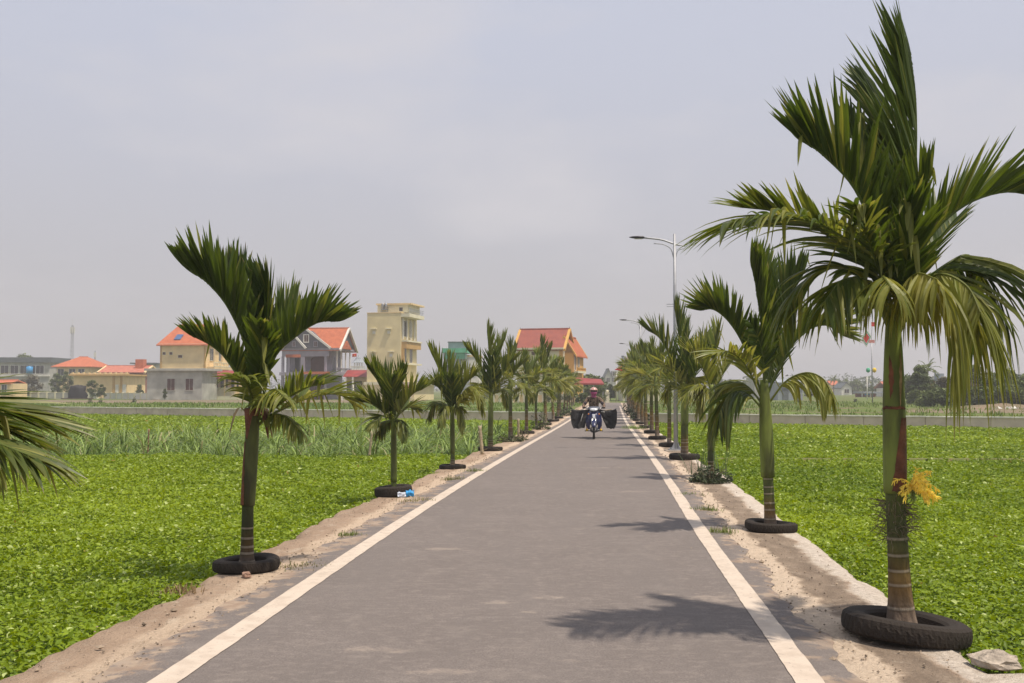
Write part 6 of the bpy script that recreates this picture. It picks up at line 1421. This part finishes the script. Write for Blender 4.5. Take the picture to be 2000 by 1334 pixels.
TR = [  # px, top, Y, width px, label
 (110, 728, 200, 34, 'dark green tree between the long grey building and orange hipped roof'), (128, 722, 196, 30, 'dark tree just left of the yellow hall'),
 (60, 733, 200, 46, 'pale brown bushy tree in front of the long grey building'), (180, 740, 165, 26, 'round green tree beside the black covered heap'), (197, 749, 162, 20, 'small green bush tree right of the black heap'),
 (45, 690, 300, 55, 'dark tree top showing over the long grey building roof'), (272, 750, 175, 18, 'small shrub tree at the corner of the brick walled house'), (322, 758, 150, 9, 'slim young shrub against the grey rendered building'),
 (1080, 752, 116, 30, 'green tree behind the middle of the left palm row'), (1110, 745, 118, 34, 'green bushy tree left of the red sheet roof'), (1150, 733, 138, 70, 'wide green tree above the red sheet roof'), (1172, 750, 116, 26, 'light green bush tree by the gate pillar'), (1138, 768, 114, 30, 'low green shrub tree behind the motorcyclist'), (1162, 770, 113, 20, 'low yellowish shrub behind the rider'),
 (1192, 748, 150, 22, 'tree in front of the distant grey house'), (825, 735, 190, 26, 'dark tree between the yellow tower and the green canopy house'), (955, 742, 150, 30, 'dark green tree left of the yellow house'),
 (1795, 712, 112, 62, 'dark tree at the left of the right hand thicket'), (1850, 738, 105, 60, 'brownish scrub tree in front of the low farm house'), (1905, 712, 104, 80, 'broad dark tree right of the low farm house'), (1960, 722, 100, 75, 'dense dark tree toward the right edge'), (2010, 730, 96, 70, 'dark tree at the right edge of the picture'),
 (1780, 735, 125, 56, 'bushy green tree at the left end of the right hand thicket'), (1878, 742, 100, 66, 'brown dry leaved scrub tree in the middle of the thicket'), (1990, 745, 90, 80, 'spreading green bush tree at the right edge, before the taller ones'), (1940, 728, 108, 70, 'dark green tree between the two broadest trees of the thicket'),
 (1830, 760, 95, 70, 'low green shrub in front of the right hand thicket'), (1930, 757, 92, 90, 'low dark shrub below the dense right hand trees'), (1790, 762, 108, 40, 'small pale shrub right of the tall palm stem'), (1700, 757, 250, 50, 'hazy green tree behind the decorated pole'), (1740, 752, 250, 46, 'hazy green tree right of the decorated pole'), (1672, 745, 300, 44, 'hazy tree mass above the small white house'), (1632, 742, 310, 40, 'hazy tree left of the small white house'),
 (1450, 748, 200, 50, 'hazy green tree left of the small grey house'), (1590, 752, 220, 44, 'hazy tree right of the pale shed'), (1420, 752, 210, 44, 'hazy tree showing behind the straggly palm'), (1360, 755, 190, 50, 'green tree behind the stout palm')]
for i, (px_, top, Y, wd, lab) in enumerate(TR):
    c0, c1 = ((.05, .08, .022), (.20, .25, .08))
    if 'brown' in lab: c0, c1 = (.10, .09, .05), (.22, .20, .12)
    if 'light' in lab or 'yellowish' in lab or 'pale shrub' in lab: c0, c1 = (.08, .12, .03), (.22, .26, .08)
    tree(px_, top, Y, wd, lab, c0, c1, 4200 if wd > 50 else 2000, i*13)
# far tree line reading as one hazy mass
Vs, Fs, Cs, off = [], [], [], 0
for (x0, x1, Y, hgt) in ((-520, 520, 620, 9), (60, 300, 420, 7), (-330, -120, 460, 7)):
    n = int((x1-x0)*14); x = rng.uniform(x0, x1, n); hh = hgt*(.35+.9*vnoise(x, x*0, .06, 2)*vnoise(x, x*0, .21, 6)+.35*vnoise(x, x*0, .6, 3)); P = np.c_[x, Y+rng.uniform(-8, 8, n), rng.uniform(0, 1, n)**.8*hh]
    tt = rng.uniform(0, 1, n)[:, None]; V, F, c = leaves(P, rng.uniform(.8, 1.8, n), .9, np.array([.04, .06, .03])+np.array([.05, .07, .03])*tt); Vs.append(V); Fs.append(F+off); Cs.append(c); off += len(V)
tag(npmesh('tree_line', np.vstack(Vs), np.vstack(Fs), M['foliage'], np.vstack(Cs)), 'hazy far off line of trees along the horizon', 'trees', kind='stuff')
# distant coconut palms
def coco(seed):
    rr = random.Random(seed); t = empty('coconut_palm', (0, 0, 0)); m = MB(); m.tube([(0, 0, 0), (.15, 0, 3.5), (.4, 0, 7)], [.24, .17, .13], 8); m.build('trunk', M['bark'], t, smooth=True); top = Vector((.4, 0, 7)); cm_ = MB()
    for i in range(15):
        az = i*2.399; e = R(75-i*7); d = Vector((math.cos(az)*math.cos(e), math.sin(az)*math.cos(e), math.sin(e))); P = [top]
        for k in range(5): P.append(P[-1]+d*.55); d = (d+Vector((0, 0, -.28))).normalized()
        frond_mesh(cm_, P, rr, L=.9, n=14, beta=5, alpha=(60, 25), droop=.5, wid=.16, across=2, seg=3, rachis_r=.05, green=.4, brown=.05)
    cm_.build('crown', M['frond'], t); return t
cc = [coco(3), coco(8)]; used = [0, 0]
CO = [(1628, 733, 260, 'leftmost distant coconut palm, above the small yellow house'), (1655, 741, 290, 'coconut palm above the small white house'), (1676, 740, 280, 'coconut palm right of the white house roof'), (1696, 738, 250, 'coconut palm just left of the decorated pole'), (1716, 744, 270, 'coconut palm just right of the decorated pole'), (1810, 706, 118, 'tall coconut palm rising from the right hand thicket'), (1165, 742, 150, 'palm top above the red sheet roof')]
for i, (px_, top, Y, lab) in enumerate(CO):
    k = i % 2; o = cc[k] if not used[k] else copy_tree(cc[k]); used[k] = 1; b = W(px_, 779, Y); s = (W(px_, top, Y).z)/8.6; o.location = (b.x, Y, -.06); o.scale = (s, s, s); o.rotation_euler = (0, 0, i*1.3); tag(o, lab, 'palm tree', 'distant coconut palms')
# earth mound and rubble under the thicket
m = MB(); vs = []; c = W(1965, 779, 88)
for i in range(12):
    for j in range(30): r_ = 1-i/11; th = 2*math.pi*j/30; vs.append((c.x+5*r_*math.cos(th), 88+3*r_*math.sin(th), -.1+.5*(1-r_)**.8+.12*noise.noise((r_*4*math.cos(th), r_*4*math.sin(th), 1))))
m.add(vs, [(i*30+j, i*30+(j+1) % 30, (i+1)*30+(j+1) % 30, (i+1)*30+j) for i in range(11) for j in range(30)]); tag(m.build('ground', em, smooth=True), kind='structure')
m = MB(); rr = random.Random(12)
for i in range(70):
    x_, y_ = c.x+rr.uniform(-3, 6), 84.4+rr.uniform(-1.0, 1.0); s_ = rr.uniform(.06, .22); m.add([(x_+s_*rr.uniform(-1, 1), y_+s_*rr.uniform(-1, 1), .02+s_*q) for q in (0, 0, 0, 1)], [(0, 1, 3), (1, 2, 3), (2, 0, 3), (0, 2, 1)])
tag(m.build('rubble', M['white']), 'pale rubble and rubbish at the foot of the earth mound', 'rubble', kind='stuff')
# weeds and small shrubs on the bank beyond the wall
for i, (px_, py, hpx) in enumerate(((176, 788, 9), (195, 788, 7), (262, 786, 9), (1560, 786, 6), (1671, 785, 6))):
    b = G(px_, py, -.06); leafy_bush('bush', (b.x, b.y, -.06), .28, hpx*b.y/2000*1.3, 90, ['small dark weed bush on the bank in front of the yellow hall', 'second small weed bush, on the bank right of the covered heap', 'tall thin weed bush on the bank left of the grey building', 'small weed bush beyond the wall by the pale shed', 'small weed bush beyond the wall left of the decorated pole'][i], 'bush', (.04, .06, .02), (.09, .12, .04), 50+i, .16)

# ================================================================== HAZE
hb_ = MB(); hb_.box(-700, 700, -60, 900, -1.5, 60); hz = hb_.build('haze', bpy.data.materials.new('haze')); hm = hz.data.materials[0]; hm.use_nodes = True; N = hm.node_tree.nodes; N.remove(N['Principled BSDF'])
pv = N.new('ShaderNodeVolumePrincipled'); pv.inputs['Color'].default_value = (.99, .985, .98, 1); pv.inputs['Density'].default_value = .0010; pv.inputs['Anisotropy'].default_value = .2
hm.node_tree.links.new(pv.outputs[0], N['Material Output'].inputs['Volume']); tag(hz, kind='stuff')
